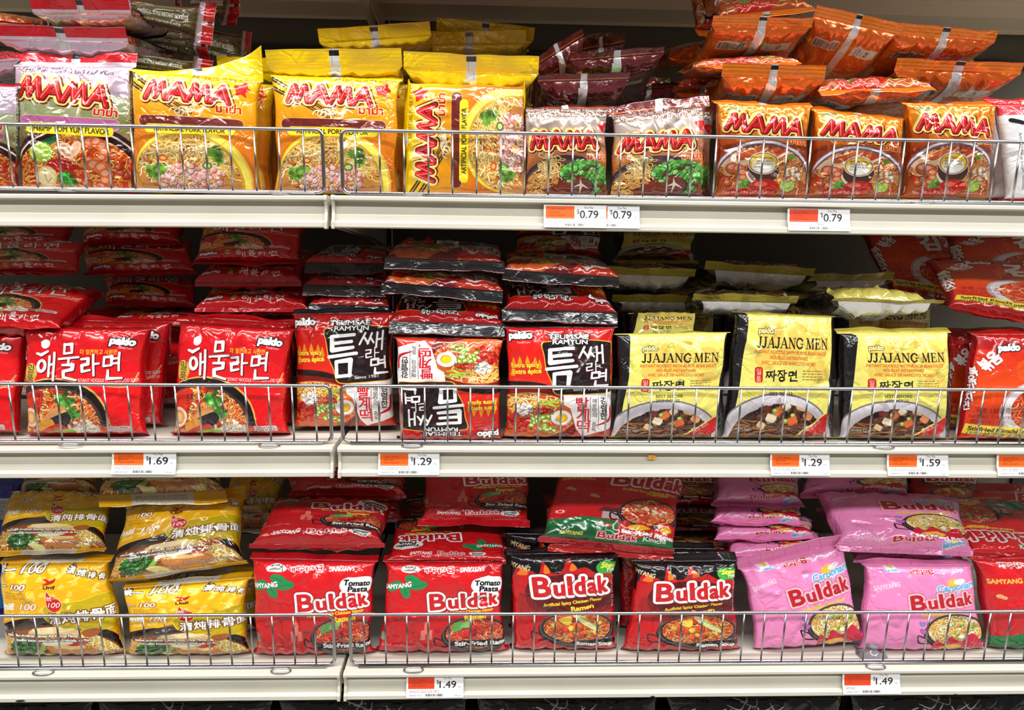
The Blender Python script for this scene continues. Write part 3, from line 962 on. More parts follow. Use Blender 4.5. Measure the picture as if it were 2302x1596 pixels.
def d_jjajang():
    A, B, F = sheet(104, (24, 22, 24), (26, 24, 26), (206, 190, 80))
    lab = [(12, -2), (98, -2), (97, 30), (93, 62), (90, 98), (4, 98), (7, 60), (10, 30)]
    A.poly(lab, (232, 222, 112))
    A.clip = A.outline(A.P(lab))
    for x, y, r in ((34, 16, 12), (60, 14, 10), (80, 24, 13), (52, 30, 12), (82, 46, 11), (30, 36, 10)):
        A.ell(x, y, r, r * 0.9, (224, 180, 78), a=0.55)
        A.line([(x + r * 0.6, y), (x + r * 1.1, y - r * 0.7), (x + r * 1.4, y + 2)], 1.0, (200, 160, 60), 0.6, curve=True)
    A.rect(0, 92, 100, 100, (214, 200, 80))
    A.clip = None
    A.ell(44, 103, 52, 39, (120, 112, 120))
    A.ell(44, 104, 51, 38.5, (206, 200, 208))
    A.ell(46, 106, 43, 32, (60, 34, 26))
    A.inside(46, 106, 43, 33)
    for q in range(90):
        x = 8 + A.rng.uniform(0, 76)
        y = 88 + A.rng.uniform(0, 16)
        c = NOOD_B[q % 4]
        A.line([(x - 14, y + A.rng.uniform(-4, 4)), (x, y + A.rng.uniform(-3, 3)), (x + 14, y + A.rng.uniform(-4, 4))], 1.5, np.array(c) * 0.4, curve=True)
        A.line([(x - 14, y + A.rng.uniform(-4, 4)), (x, y + A.rng.uniform(-3, 3)), (x + 14, y + A.rng.uniform(-4, 4))], 1.1, c, curve=True)
    A.bits(50, 80, 26, 9, 70, [(58, 30, 24), (84, 44, 30), (40, 22, 20), (110, 60, 40)], (2, 4))
    for x, y, r, c in ((44, 80, 4.6, (232, 116, 56)), (38, 86, 4.4, (240, 222, 190)), (58, 88, 4.4, (230, 100, 50)), (78, 76, 5, (226, 96, 54)), (66, 76, 4.6, (232, 180, 130)), (52, 76, 3.8, (242, 226, 196)), (72, 84, 4, (236, 150, 96)), (34, 78, 3.6, (120, 50, 40)), (86, 90, 4.4, (214, 80, 50)), (30, 92, 3.6, (236, 200, 150)), (60, 96, 3.6, (96, 44, 34))):
        A.rect(x - r, y - r * 0.8, x + r, y + r * 0.8, np.array(c) * 0.6, r=1.2, rot=A.rng.uniform(-40, 40))
        A.rect(x - r, y - r * 0.9, x + r * 0.9, y + r * 0.6, c, r=1.2, rot=A.rng.uniform(-40, 40))
    for x, y in ((41, 79), (52, 88), (72, 94), (58, 83)):
        A.ell(x, y, 2.4, 2.2, (130, 150, 50))
        A.ell(x - 0.4, y - 0.5, 1.5, 1.3, (205, 215, 120))
    A.clip = None
    A.poly([(64, 100), (90, 82), (93, 82), (92, 96), (88, 99)], (205, 26, 34))
    A.poly([(62, 100), (90, 80.6), (90, 82), (65, 100)], (240, 220, 90))
    A.text('짜장소스', 72, 98, 4, (250, 240, 235), w=16, rot=-34)
    serif(A, 'JJAJANG MEN', 21, 18.5, 71, 8.2, (26, 20, 18))
    for t, x, y, w_ in (('INSTANT NOODLE WITH BLACK BEAN SAUCE', 19, 31.6, 70), ('NOUILLES INSTANTANÉE', 34, 36.2, 36), ('AVEC SAUCE DE HARICOTS NOIRS', 26, 40.6, 52)):
        A.text(t, x, y, 2.9, (206, 84, 30), w=w_, bold=0.2, slant=0.22, rot=0.6)
    A.rect(20.5, 43, 28, 56, (196, 30, 34), r=2.4)
    A.text('일', 24.2, 49, 4.6, (246, 230, 190), anchor='c')
    A.text('품', 24.2, 55, 4.6, (246, 230, 190), anchor='c')
    for k, n in enumerate(('jja', 'jang', 'myeon')):
        A.script(J[n], 31 + k * 10.6, 45.4, 9.8, 9.0, 1.5, (24, 20, 20), curve=False)
    A.small(66, 45, 20, 4, (110, 96, 40), 0.9, 2.4)
    A.text('BEST BEFORE', 35, 62, 3.0, (40, 36, 24), w=25, bold=0.12)
    A.text('2022.OCT.23', 35, 66.4, 3.0, (40, 36, 24), w=22, bold=0.12)
    A.text('paldo', 22, 15, 4.2, (235, 225, 150), bold=0.45, outs=((0.5, (60, 50, 30)),), rot=0)
    A.text('POIDS NET', 8, 97, 2.4, (235, 235, 235), w=14, outs=((0.3, (40, 40, 40)),))
    A.text('짜장면', -6, 66, 5, (225, 205, 70), w=26, rot=-90)
    B.rect(2, 70, 94, 104, (226, 224, 222))
    B.rect(2, 0, 94, 34, (226, 224, 222))
    B.facts(4, 4, 52, 24)
    B.small(60, 6, 30, 10, (90, 90, 90))
    # mushroom-shaped emblem, recycling mark and code on the bottom end
    B.ell(12, 88, 7, 3.6, (180, 150, 120), 180)
    B.rect(10, 88, 14, 95, (214, 196, 170))
    B.poly([(52, 98), (60, 98), (56, 88)], (30, 30, 30))
    B.poly([(53.6, 97), (58.4, 97), (56, 91)], (226, 224, 222))
    B.text('OTHER', 56, 86.6, 2.6, (40, 40, 40), anchor='c')
    B.codebar(68, 88, 20, 9)
    B.small(22, 92, 24, 3, (90, 90, 90))
    B.rect(44.5, 0, 53.5, 120, (205, 204, 204), 0.8)
    for k in range(7):
        F.line([(-12, 1 + 2 * k), (112, 1 + 2 * k)], 0.45, (156, 142, 46))
    F.rect(45, 0, 54, 14, (180, 166, 66))
    return A, B, F


def d_kimchi():
    A, B, F = sheet(108, (220, 60, 24), (190, 24, 30), (214, 40, 30))
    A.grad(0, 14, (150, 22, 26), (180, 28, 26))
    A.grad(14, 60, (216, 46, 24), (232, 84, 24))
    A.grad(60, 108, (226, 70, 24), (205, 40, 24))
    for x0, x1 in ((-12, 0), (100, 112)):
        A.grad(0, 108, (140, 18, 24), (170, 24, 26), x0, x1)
    A.ell(78, 74, 52, 34, (190, 184, 190))
    A.ell(78, 73, 49, 31, (226, 222, 226))
    A.ell(80, 73, 44, 27, (196, 40, 26))
    A.inside(80, 73, 44, 27)
    A.noodles(78, 72, 44, 26, 170, NOOD_R, 1.6, (140, 20, 14))
    A.bits(72, 74, 12, 10, 30, [(250, 220, 190), (240, 170, 130)], (1.2, 2.6))
    A.bits(96, 72, 14, 10, 30, [(160, 24, 24), (190, 40, 30)], (2, 4))
    A.bits(92, 86, 8, 4, 14, [(70, 170, 60), (110, 200, 80)], (1.6, 3.0))
    A.clip = None
    A.smooth([(40, 26), (70, 20), (110, 24), (110, 44), (70, 52), (44, 44)], (240, 90, 26), 0.6)
    paldo(A, 20, 15, 6.0, rot=-3, small=False)
    A.text('김치', 50, 36, 22, WHITE, w=46, bold=1.4, outs=((0.8, (150, 20, 20)),), rot=-6)
    A.text('볶음', 12, 36, 12, WHITE, w=18, bold=0.7, outs=((0.5, (150, 20, 20)),), rot=-48)
    for k, c in enumerate('볶음김치면'):
        A.text(c, 1.5 - 0.6 * k, 40 + 8.5 * k, 8.4, WHITE, anchor='c', bold=0.5, outs=((0.5, (120, 14, 18)),), rot=-18)
    A.text('STIRFRIED', -6, 84, 3.2, (240, 200, 190), w=30, rot=-86, bold=0.1)
    A.text('淨重 150公克', 6, 76, 5, (120, 20, 20), w=30)
    A.text('NET WT. 5.29oz(150g)', 4, 82, 3.2, (120, 20, 20), w=36)
    A.text('POIDS NET 150g', 6, 87, 3.2, (120, 20, 20), w=26)
    A.poly([(2, 88), (66, 92), (64, 103), (0, 98)], (240, 216, 70))
    A.text('Stirfried Kimchi inside', 5, 94.6, 4.0, (60, 40, 20), w=56, bold=0.3, rot=3)
    A.text('内附韓國生泡菜包', 5, 100, 4.4, (60, 50, 20), w=50, rot=3)
    # strip round the bottom end
    A.rect(-12, 103, 112, 108, (170, 22, 26))
    B.facts(6, 70, 84, 30)
    B.text('볶음김치', 20, 30, 14, (230, 210, 210), w=50, bold=0.5)
    for k in range(7):
        F.line([(-12, 1 + 2 * k), (112, 1 + 2 * k)], 0.6, (180, 20, 24))
    return A, B, F


def d_chop():
    A, B, F = sheet(108, (240, 178, 20), (238, 176, 20), (238, 180, 24))
    A.grad(0, 108, (243, 186, 22), (236, 166, 20))
    for q in range(60):
        x, y = A.rng.uniform(-12, 112), A.rng.uniform(0, 60)
        A.smooth([(x, y), (x + 3, y - 3), (x + 5, y), (x + 3, y + 3), (x - 1, y + 3)], (250, 218, 110), 0.7, n=4)
    # black bowl
    A.ell(44, 108, 66, 50, (22, 16, 16))
    A.ell(44, 111, 60, 44, (110, 60, 36))
    A.ell(44, 113, 58, 42, (150, 84, 44))
    A.ell(38, 62, 24, 5, (84, 74, 70), -26, a=0.7)
    A.inside(44, 112, 58, 44)
    A.bits(46, 96, 50, 16, 110, [(176, 110, 56), (200, 130, 70), (150, 70, 34)], (2, 5), 0.6)
    A.noodles(86, 88, 16, 16, 70, [(246, 220, 130), (250, 232, 160), (230, 190, 90)], 1.6, (170, 110, 40))
    for k in range(16):
        A.line([(72 + k * 1.7, 66), (66 + k * 2.2, 84), (60 + k * 2.6, 104)], 1.0, (250, 232, 150) if k % 2 else (226, 186, 90), curve=True)
    A.smooth([(30, 74), (60, 70), (74, 76), (62, 82), (34, 82)], (232, 196, 130))
    A.smooth([(32, 72), (58, 69), (68, 73), (40, 78)], (246, 226, 176))
    A.smooth([(46, 90), (74, 92), (80, 104), (60, 108), (44, 102)], (205, 130, 66))
    A.smooth([(48, 90), (70, 92), (72, 97), (50, 97)], (240, 205, 140))
    A.smooth([(62, 84), (78, 84), (74, 92), (60, 92)], (190, 60, 34))
    A.noodles(6, 96, 12, 12, 40, [(236, 196, 110), (220, 160, 80)], 1.5, (150, 90, 40))
    A.bits(22, 96, 12, 12, 210, [(40, 96, 44), (60, 124, 56), (28, 74, 34), (96, 150, 80)], (1.0, 2.2), 0.9, (16, 48, 22))
    A.line([(34, 104), (44, 84)], [5, 2.5], (140, 185, 80))
    A.smooth([(40, 88), (60, 86), (64, 90), (44, 93)], (240, 242, 205))
    A.ell(38, 106, 8, 2.6, (240, 236, 150), 14)
    A.clip = None
    A.smooth([(44, 47), (60, 41), (78, 39), (92, 34), (104, 36), (108, 44), (108, 68), (96, 74), (82, 74), (72, 80), (74, 72), (58, 70), (46, 62)], (196, 170, 16), outs=((0.7, (244, 226, 60)),))
    A.smooth([(74, 75), (86, 72), (88, 78), (80, 83), (74, 80)], (170, 90, 40))
    for k, c in enumerate('清炖排骨面'):
        A.text(c, 48 + k * 11.6, 64.5 - k * 1.3, 11, WHITE, w=10.4, bold=0.45, outs=((1.0, (110, 60, 20)),))
    A.text('統一', 1, 7.4, 7, WHITE, bold=0.5, outs=((0.8, (90, 60, 20)),), w=17)
    A.text('100', 24, 7.6, 8, WHITE, w=20, bold=0.3, slant=0.3, outs=((0.8, (90, 60, 20)),))
    for k, c in enumerate('清炖排骨'):
        A.text(c, 66 + k * 9, 7 + k * 3, 6, WHITE, bold=0.35, outs=((0.8, (90, 60, 20)),), rot=12)
    A.text('一 100', 1, 26, 7, WHITE, w=27, bold=0.3, slant=0.25, outs=((0.8, (150, 90, 20)),))
    A.text('Unif', -2, 50, 7.6, (250, 248, 240), w=19, bold=0.7)
    A.text('100', 22, 49.6, 7.4, WHITE, w=14, bold=0.25, slant=0.3, outs=((0.6, (190, 120, 20)),))
    # red bird emblem
    A.smooth([(44, 14.5), (48, 14), (51, 16), (56, 13.5), (54.5, 18), (51, 20), (47, 21), (44, 20.5), (48, 18), (46.5, 16)], (205, 36, 26))
    A.line([(51, 16), (55, 14)], 0.5, (248, 200, 80))
    A.text('Unif', 50, 25.4, 3.4, (50, 25, 20), w=10.5, bold=0.35, anchor='c')
    A.text('PRODUCE DATE', 9, 31, 1.7, (140, 90, 20), w=21)
    A.text('20210811', 9, 34, 1.7, (140, 90, 20), w=13)
    A.text('BEST BEFORE', 9, 37, 1.7, (140, 90, 20), w=20)
    A.smooth([(47.4, 29), (50, 33), (56, 36), (60, 42), (58, 49), (53, 51), (48, 48), (46.6, 40)], (200, 30, 28), outs=((0.5, (250, 230, 200)),), n=6)
    A.text('統一', 52, 38.4, 4.4, WHITE, w=10, anchor='c', bold=0.2)
    A.text('100', 53, 46, 5.4, WHITE, w=10, anchor='c', bold=0.15, slant=0.25)
    for t, x, y, w_ in (('Noodles-Artificial Stewed Pork Chop Flavor', 8, 82, 62), ('Nouilles Instantanées-Saveur Artificielle de Porc', 14, 87.6, 66)):
        A.text(t, x, y, 3.0, WHITE, w=w_, bold=0.3, slant=0.2, outs=((0.45, (50, 30, 20)),))
    A.text('POIDS NET·NET WEIGHT 106g', 58, 104.5, 2.8, (250, 246, 235), w=46, slant=0.2, outs=((0.4, (60, 30, 20)),))
    for k, c in enumerate('清炖排骨面'):
        A.text(c, 104, 56 + k * 9, 5.4, WHITE, bold=0.2, outs=((0.6, (110, 60, 20)),), rot=10)
    B.rect(4, 66, 96, 108, (222, 220, 216))
    B.small(8, 88, 36, 8, (110, 110, 110), 0.7, 2.1)
    B.small(54, 86, 36, 9, (110, 110, 110), 0.7, 2.1, 4)
    B.codebar(60, 72, 26, 9)
    for k in range(6):
        F.line([(-12, 1.5 + 2.2 * k), (112, 1.5 + 2.2 * k)], 0.5, (205, 146, 14))
    F.rect(20, 0, 80, 14, (208, 205, 200), 0.9)
    F.small(24, 3, 50, 4, (110, 110, 110))
    return A, B, F


def pan(A, cx, cy, rx, ry, cols, dark=(120, 20, 14), n=150, rim=(30, 26, 30)):
    A.line([(cx - rx * 1.0, cy + ry * 0.35), (cx - rx * 1.22, cy + ry * 0.2), (cx - rx * 1.18, cy + ry * 0.62), (cx - rx * 0.9, cy + ry * 0.7)], 1.4, rim, curve=True)
    A.ell(cx, cy + ry * 0.12, rx * 1.04, ry * 1.04, rim)
    A.ell(cx, cy, rx, ry, (86, 80, 86))
    A.ell(cx, cy, rx * 0.96, ry * 0.94, rim)
    A.ell(cx, cy - ry * 0.02, rx * 0.9, ry * 0.88, np.array(cols[0]) * 0.75)
    A.inside(cx, cy - ry * 0.02, rx * 0.9, ry * 0.88)
    A.noodles(cx, cy, rx * 0.86, ry * 0.82, n, cols, 1.25, dark)
    A.clip = None


def flavour(A, x, y, w_, col=(246, 212, 50), rot=-4):
    A.text('Artificial Spicy Chicken Flavor', x, y, 3.4, col, w=w_, bold=0.35, rot=rot, grow=-0.2)
    A.text('Ramen', x + w_ * 0.47, y + 4.4, 4.4, col, w=w_ * 0.38, bold=0.5, rot=rot)


def d_tomato():
    A, B, F = sheet(98, (206, 24, 32), (190, 20, 30), (200, 20, 32))
    A.grad(0, 14, (212, 26, 34), (214, 22, 30))
    A.grad(14, 98, (212, 24, 32), (196, 20, 30))
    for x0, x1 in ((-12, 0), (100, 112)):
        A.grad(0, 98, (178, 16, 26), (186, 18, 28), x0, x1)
    for x, y, r in ((8, 20, -35), (24, 14, 20), (18, 24, 70), (29, 19, -10)):
        A.ell(x, y, 7.5, 4.2, (40, 140, 80), r)
        A.line(turn([(x - 6, y), (x + 6, y)], x, y, r), 0.4, (25, 100, 55))
    samyang(A, -1, 24, 24, 4.2, WHITE, -10)
    # church and heart in a paler red
    A.rect(33, 62, 42, 72, (224, 120, 104))
    A.rect(35.4, 56, 39.6, 62, (224, 120, 104))
    A.ell(37.5, 56, 2.1, 3, (224, 120, 104))
    A.line([(37.5, 49), (37.5, 54)], 0.5, (224, 120, 104))
    A.rect(36.6, 66, 38.6, 72, (200, 40, 44))
    A.smooth([(46, 66), (43.6, 63), (44.4, 60.6), (46, 62), (47.6, 60.6), (48.4, 63)], (170, 12, 24), n=5)
    A.text('♥', 3, 74, 5, (176, 14, 26))
    pan(A, 77, 67, 27, 18, [(214, 80, 50), (226, 120, 80), (200, 50, 36), (236, 150, 104)])
    A.bits(74, 64, 9, 8, 20, [(190, 24, 30), (214, 44, 40)], (1.6, 3.2))
    A.smooth([(58, 64), (60, 56), (67, 55), (66, 62)], (90, 165, 80), n=6)
    A.smooth([(64, 60), (69, 54), (74, 52), (72, 60)], (130, 190, 110), n=6)
    A.smooth([(56, 76), (60, 73.6), (112, 73.6), (112, 80), (60, 80)], (22, 18, 22), n=4)
    A.text('Stir-Fried Ramen', 60, 78.8, 4.2, WHITE, w=46, bold=0.45)
    flavour(A, 47, 48.5, 46, rot=-6)
    word_buldak(A, 40, 42.5, 55, 15, -5)
    A.smooth([(73, 18), (76, 13), (86, 11.5), (97, 12), (101, 17), (99, 24), (96, 26), (95, 30), (90, 27), (78, 25), (74, 22)], WHITE, n=6)
    A.text('Tomato', 76, 18.6, 4.6, BLACK, w=22, bold=0.4, rot=4)
    A.text('Pasta', 80, 24.4, 4.6, BLACK, w=16, bold=0.4, rot=4)
    A.text('NET WT. 4.94 OZ (140g)', 2, 80, 2.1, (240, 190, 190), w=24)
    A.rect(0, 66, 5, 74, (120, 190, 170), 0.7)
    # strips that wrap round the two ends
    samyang(A, 14, 93.5, 22, 4.0, WHITE, 0)
    word_buldak(A, 42, 93.5, 30, 5.8, -3)
    A.ell(83, 91, 9, 4.2, (240, 236, 234))
    A.text('Tomato', 83, 90.6, 2.6, BLACK, w=13, anchor='c', bold=0.25)
    A.text('Pasta', 83, 94, 2.6, BLACK, w=10, anchor='c', bold=0.25)
    samyang(A, 84, 2.4, 20, 3.6, WHITE, 0, True)
    word_buldak(A, 58, 2.2, 24, 4.6, -3, flip=True)
    A.ell(22, 4.4, 8, 3.2, (240, 236, 234))
    A.text('Tomato', 22, 4.4, 2.0, BLACK, w=11, anchor='c', bold=0.2, flip=True)
    A.text('Pasta', 22, 2.0, 2.0, BLACK, w=9, anchor='c', bold=0.2, flip=True)
    B.rect(2, 62, 98, 96, (214, 205, 205))
    B.small(6, 66, 80, 12, (110, 90, 90))
    word_buldak(B, 20, 30, 60, 18, -4)
    B.rect(46, 0, 54, 99, (180, 16, 28))
    for k in range(7):
        F.line([(-12, 1 + 2 * k), (112, 1 + 2 * k)], 0.5, (160, 10, 22))
    return A, B, F


def d_stew():
    A, B, F = sheet(108, (200, 22, 32), (26, 20, 24), (22, 18, 22))
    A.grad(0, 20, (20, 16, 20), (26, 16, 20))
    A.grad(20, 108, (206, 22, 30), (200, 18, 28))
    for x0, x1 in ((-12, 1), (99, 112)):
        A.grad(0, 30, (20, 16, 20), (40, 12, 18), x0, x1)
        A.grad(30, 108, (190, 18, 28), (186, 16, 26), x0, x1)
    A.smooth([(2, 30), (4, 14), (12, 8), (10, 16), (20, 14), (26, 18), (30, 4), (36, 14), (46, 16), (54, 2), (60, 12), (70, 10), (80, 16), (94, 16), (98, 26), (98, 60), (2, 60)], (196, 26, 30), n=6)
    for pts in ([(6, 18), (13, 11), (16, 18)], [(31, 16), (32, 7), (37, 15)], [(55, 14), (57, 6), (62, 12)]):
        A.smooth(pts, (246, 120, 40), n=5)
    A.smooth([(20, 24), (60, 18), (98, 30), (96, 56), (30, 60), (14, 46)], (70, 12, 18), 0.85)
    A.smooth([(10, 36), (40, 60), (96, 52), (98, 64), (14, 64)], (150, 16, 24), 0.6)
    pan(A, 62, 76, 36, 20, [(226, 110, 50), (236, 150, 70), (206, 70, 34), (246, 190, 110)], n=130)
    A.bits(62, 72, 24, 12, 50, [(240, 190, 60), (226, 90, 40), (214, 60, 34)], (2, 4))
    A.smooth([(58, 62), (64, 60), (82, 76), (78, 78)], (226, 226, 160), n=4)
    A.line([(64, 62), (84, 76)], 1.2, (130, 175, 70))
    A.smooth([(44, 66), (56, 62), (54, 72)], (250, 214, 80), n=5)
    A.smooth([(56, 93), (62, 89.6), (96, 88.6), (98, 95), (66, 97.6)], (22, 18, 22), n=4)
    A.text('Ramen Soup', 61, 95.6, 4.4, WHITE, w=34, bold=0.5, rot=2)
    A.text('Serving Suggestion', 80, 88.4, 1.6, (235, 200, 200), w=16)
    flavour(A, 30, 52, 56, rot=-7)
    word_buldak(A, 22, 41, 68, 20, -4)
    A.smooth([(80, 8), (86, 4), (94, 5), (101, 7), (100, 14), (97, 16), (97, 20), (94, 17), (86, 17), (81, 14)], (70, 170, 60), n=6)
    A.text('Stew', 84, 10.8, 5.0, (240, 240, 90), w=16, bold=0.5, slant=0.2, rot=2)
    A.text('TYPE', 90, 15.2, 3.2, WHITE, w=9, bold=0.3, rot=2)
    A.text('Best by 2022.07.15', 97.4, 54, 2.4, (236, 180, 180), w=34, rot=-88)
    samyang(A, -8, 9, 26, 4.6, (214, 196, 150), 12)
    A.text('NET WT. 5.11 OZ (145g)', 2, 100, 2.2, (240, 190, 190), w=28)
    B.rect(4, 50, 96, 104, (60, 56, 60))
    samyang(B, 20, 94, 30, 5, (214, 196, 150), 0)
    A.text('Ramen Soup', 40, 106.5, 4, (236, 230, 230), w=30, bold=0.4)
    A.ell(20, 105, 6, 2.4, (70, 160, 60))
    for k in range(7):
        F.line([(-12, 1 + 2 * k), (112, 1 + 2 * k)], 0.5, (70, 66, 70))
    return A, B, F


def heart(A, x, y, r, col, a=1.0, rot=0, outs=()):
    pts = [(x, y + r), (x - r, y), (x - r * 0.75, y - r * 0.7), (x - r * 0.1, y - r * 0.45), (x + r * 0.1, y - r * 0.45), (x + r * 0.75, y - r * 0.7), (x + r, y)]
    A.smooth(turn(pts, x, y, rot), col, a, outs, n=5)


def egg_mark(A, x, y, h, rot=-10, flip=False):
    f = 180 if flip else 0
    A.ell(x + 0.9 * h, y - h, 2.6 * h, 1.2 * h, (225, 226, 236), rot + f)
    A.ell(x + 1.4 * h, y - 1.2 * h, 1.2 * h, 0.8 * h, (240, 196, 60), rot + f)
    A.text('Carbonara', x + 1.0 * h, y + 0.2 * h, h, (90, 160, 220), w=6.2 * h, anchor='c', bold=0.14 * h, outs=((0.14 * h, (240, 244, 250)),), rot=rot, slant=0.2, flip=flip)


def d_carbonara():
    A, B, F = sheet(98, (240, 140, 196), (236, 136, 190), (236, 134, 188))
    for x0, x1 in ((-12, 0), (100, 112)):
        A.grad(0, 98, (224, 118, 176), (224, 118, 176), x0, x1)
    for q in range(16):
        heart(A, A.rng.uniform(0, 100), A.rng.uniform(8, 50), A.rng.uniform(1.2, 2.6), (240, 170, 214), 0.9, A.rng.uniform(-30, 30))
    samyang(A, 4, 24, 24, 4.4, (240, 200, 222), -14)
    A.text('Carbonara', 62, 25, 6.4, (110, 180, 226), w=38, bold=0.5, outs=((0.7, (240, 246, 252)),), rot=-8, slant=0.2)
    A.ell(78, 15, 7, 3.8, (240, 190, 70), -12)
    A.ell(84, 14, 6, 2.6, (232, 232, 240), -12)
    A.text('with Artificial Cheese Flavor', 56, 29.4, 2.2, (150, 190, 230), w=36, rot=-7)
    flavour(A, 46, 51, 44, (226, 196, 60), -5)
    word_buldak(A, 38, 44, 56, 15, -6, (236, 190, 205), (190, 25, 38), dark=(200, 90, 120))
    pan(A, 76, 67, 28, 19, [(240, 210, 120), (246, 226, 160), (226, 176, 80), (250, 236, 190)], (170, 100, 40), 120)
    A.bits(76, 66, 16, 10, 26, [(246, 240, 220), (170, 205, 90), (226, 160, 80)], (1.2, 2.6))
    A.smooth([(54, 84), (58, 76), (64, 80), (70, 72), (78, 78), (90, 70), (98, 82), (98, 88), (58, 90)], (206, 24, 60), n=6)
    A.smooth([(60, 86), (70, 81), (80, 84), (72, 89)], (246, 190, 50), n=6)
    A.text('Stir-Fried Ramen', 56, 90.5, 4.0, WHITE, w=46, bold=0.45, outs=((0.6, (196, 24, 70)),))
    heart(A, 46, 58, 2.4, (120, 150, 220), 1, 10, ((0.4, (60, 40, 90)),))
    heart(A, 47, 66, 3.2, (190, 100, 190), 1, 10, ((0.4, (90, 40, 90)),))
    A.text('NET WT. 4.58 OZ (130g)', 4, 88, 2.1, (246, 200, 224), w=30)
    samyang(A, 12, 96.4, 22, 3.8, (240, 196, 220), 0)
    word_buldak(A, 40, 96.4, 30, 5.6, -3, (236, 190, 205), (190, 25, 38), dark=(200, 90, 120))
    egg_mark(A, 82, 96.4, 2.6, -6)
    samyang(A, 88, 2.0, 20, 3.4, (240, 200, 222), 0, True)
    word_buldak(A, 60, 1.8, 22, 4.4, -3, (236, 190, 205), (190, 25, 38), flip=True, dark=(200, 90, 120))
    egg_mark(A, 20, 2.2, 2.2, -4, True)
    B.rect(4, 60, 96, 94, (226, 170, 196))
    B.small(8, 64, 80, 12, (150, 80, 120))
    word_buldak(B, 20, 32, 56, 15, -4, (236, 190, 205), (190, 25, 38))
    for k in range(9):
        F.line([(-12 + 14 * k, 0), (-12 + 14 * k, 14)], 0.5, (196, 96, 146))
    for k in range(7):
        F.line([(-12, 1 + 2 * k), (112, 1 + 2 * k)], 0.5, (200, 98, 148))
    return A, B, F


def d_kimchired():
    A, B, F = sheet(98, (206, 26, 36), (190, 22, 34), (200, 24, 36))
    A.grad(0, 60, (216, 28, 38), (206, 24, 34))
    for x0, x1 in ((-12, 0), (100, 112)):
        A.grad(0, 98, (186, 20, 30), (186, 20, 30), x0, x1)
    A.smooth([(-14, 82), (10, 76), (34, 72), (60, 78), (80, 86), (114, 82), (114, 100), (-14, 100)], (30, 120, 66), n=6)
    A.smooth([(-14, 90), (20, 84), (40, 88), (30, 100), (-14, 100)], (24, 98, 54), n=6)
    A.rect(40, 62, 58, 72, (196, 176, 176))
    A.poly([(36, 63), (40, 57), (58, 57), (63, 63)], (90, 40, 44))
    samyang(A, 2, 22, 26, 4.4, (226, 190, 80), -4)
    for x, y in ((10, 34), (30, 42)):
        A.ell(x, y, 3, 2.2, (232, 170, 110))
        A.ell(x + 3, y + 1.4, 2.4, 1.8, (232, 170, 110))
    pan(A, 77, 60, 25, 19, [(232, 100, 50), (240, 136, 80), (214, 60, 36), (246, 170, 110)], n=170)
    A.bits(78, 56, 14, 9, 24, [(240, 190, 150), (220, 60, 40), (250, 226, 200)], (1.2, 2.6))
    A.smooth([(54, 82), (60, 72), (66, 78), (74, 74), (84, 80), (92, 70), (100, 76), (102, 88), (60, 92)], (214, 30, 26), n=6)
    A.smooth([(62, 80), (70, 76), (80, 80), (70, 84)], (246, 190, 40), n=6)
    A.smooth([(88, 80), (94, 74), (98, 80), (92, 84)], (246, 190, 40), n=6)
    A.text('Stir-Fried Ramen', 58, 87.5, 4.6, WHITE, w=44, bold=0.5, outs=((0.6, (190, 24, 24)),), rot=4)
    A.ell(40, 80, 4.4, 2.6, (240, 240, 230), 14)
    A.ell(46, 80.6, 3.6, 2, (205, 36, 32), 24)
    flavour(A, 52, 32, 46, (236, 196, 60), 4)
    word_buldak(A, 44, 24, 56, 17, 3, (240, 214, 214), (190, 22, 34))
    word_buldak(A, 40, 95.6, 30, 6.0, 0, (236, 226, 220), (190, 22, 34))
    A.text('Kimchi', 76, 95, 4.6, (230, 240, 220), w=18, bold=0.35, outs=((0.4, (20, 80, 50)),))
    A.text('SAMYANG', 10, 95, 3.6, (226, 200, 90), w=18, bold=0.4)
    A.text('Kimchi', 60, 1.8, 4.2, (226, 240, 226), w=18, bold=0.35, outs=((0.4, (30, 110, 70)),), flip=True)
    word_buldak(A, 40, 2.0, 24, 4.6, 0, (236, 226, 220), (190, 22, 34), flip=True)
    B.rect(4, 60, 96, 94, (190, 150, 150))
    B.small(8, 64, 80, 12, (90, 60, 60))
    for k in range(7):
        F.line([(-12, 1 + 2 * k), (112, 1 + 2 * k)], 0.5, (160, 14, 26))
    return A, B, F


def d_blue():
    A, B, F = sheet(140, (30, 60, 190), (30, 60, 190), (40, 60, 180))
    A.grad(0, 60, (38, 44, 150), (30, 80, 205))
    A.grad(60, 140, (30, 96, 215), (36, 40, 160))
    A.rect(70, 16, 96, 38, (205, 206, 214))
    A.small(73, 19, 20, 9, (60, 60, 80), 1.0, 2.1)
    A.smooth([(20, 70), (60, 60), (112, 72), (112, 90), (40, 96)], (24, 26, 40), n=5)
    A.smooth([(50, 100), (80, 96), (112, 104), (112, 130), (60, 124)], (50, 150, 235), n=5)
    return A, B, F


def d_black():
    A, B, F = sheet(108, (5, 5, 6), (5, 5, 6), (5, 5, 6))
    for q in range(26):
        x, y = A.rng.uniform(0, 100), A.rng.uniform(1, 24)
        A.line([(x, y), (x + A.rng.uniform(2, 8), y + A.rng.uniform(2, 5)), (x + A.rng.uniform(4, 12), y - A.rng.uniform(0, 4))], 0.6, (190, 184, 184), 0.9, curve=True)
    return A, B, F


DESIGNS = {'tomyum': d_tomyum, 'tomyumside': d_tomyumside, 'pork': d_pork, 'beef': d_beef, 'hotpot': d_hotpot, 'white': d_white, 'seafood': d_seafood,
           'teumsae': d_teumsae, 'jjajang': d_jjajang, 'kimchi': d_kimchi, 'chop': d_chop, 'tomato': d_tomato, 'stew': d_stew,
           'carbonara': d_carbonara, 'kimchired': d_kimchired, 'blue': d_blue, 'black': d_black}


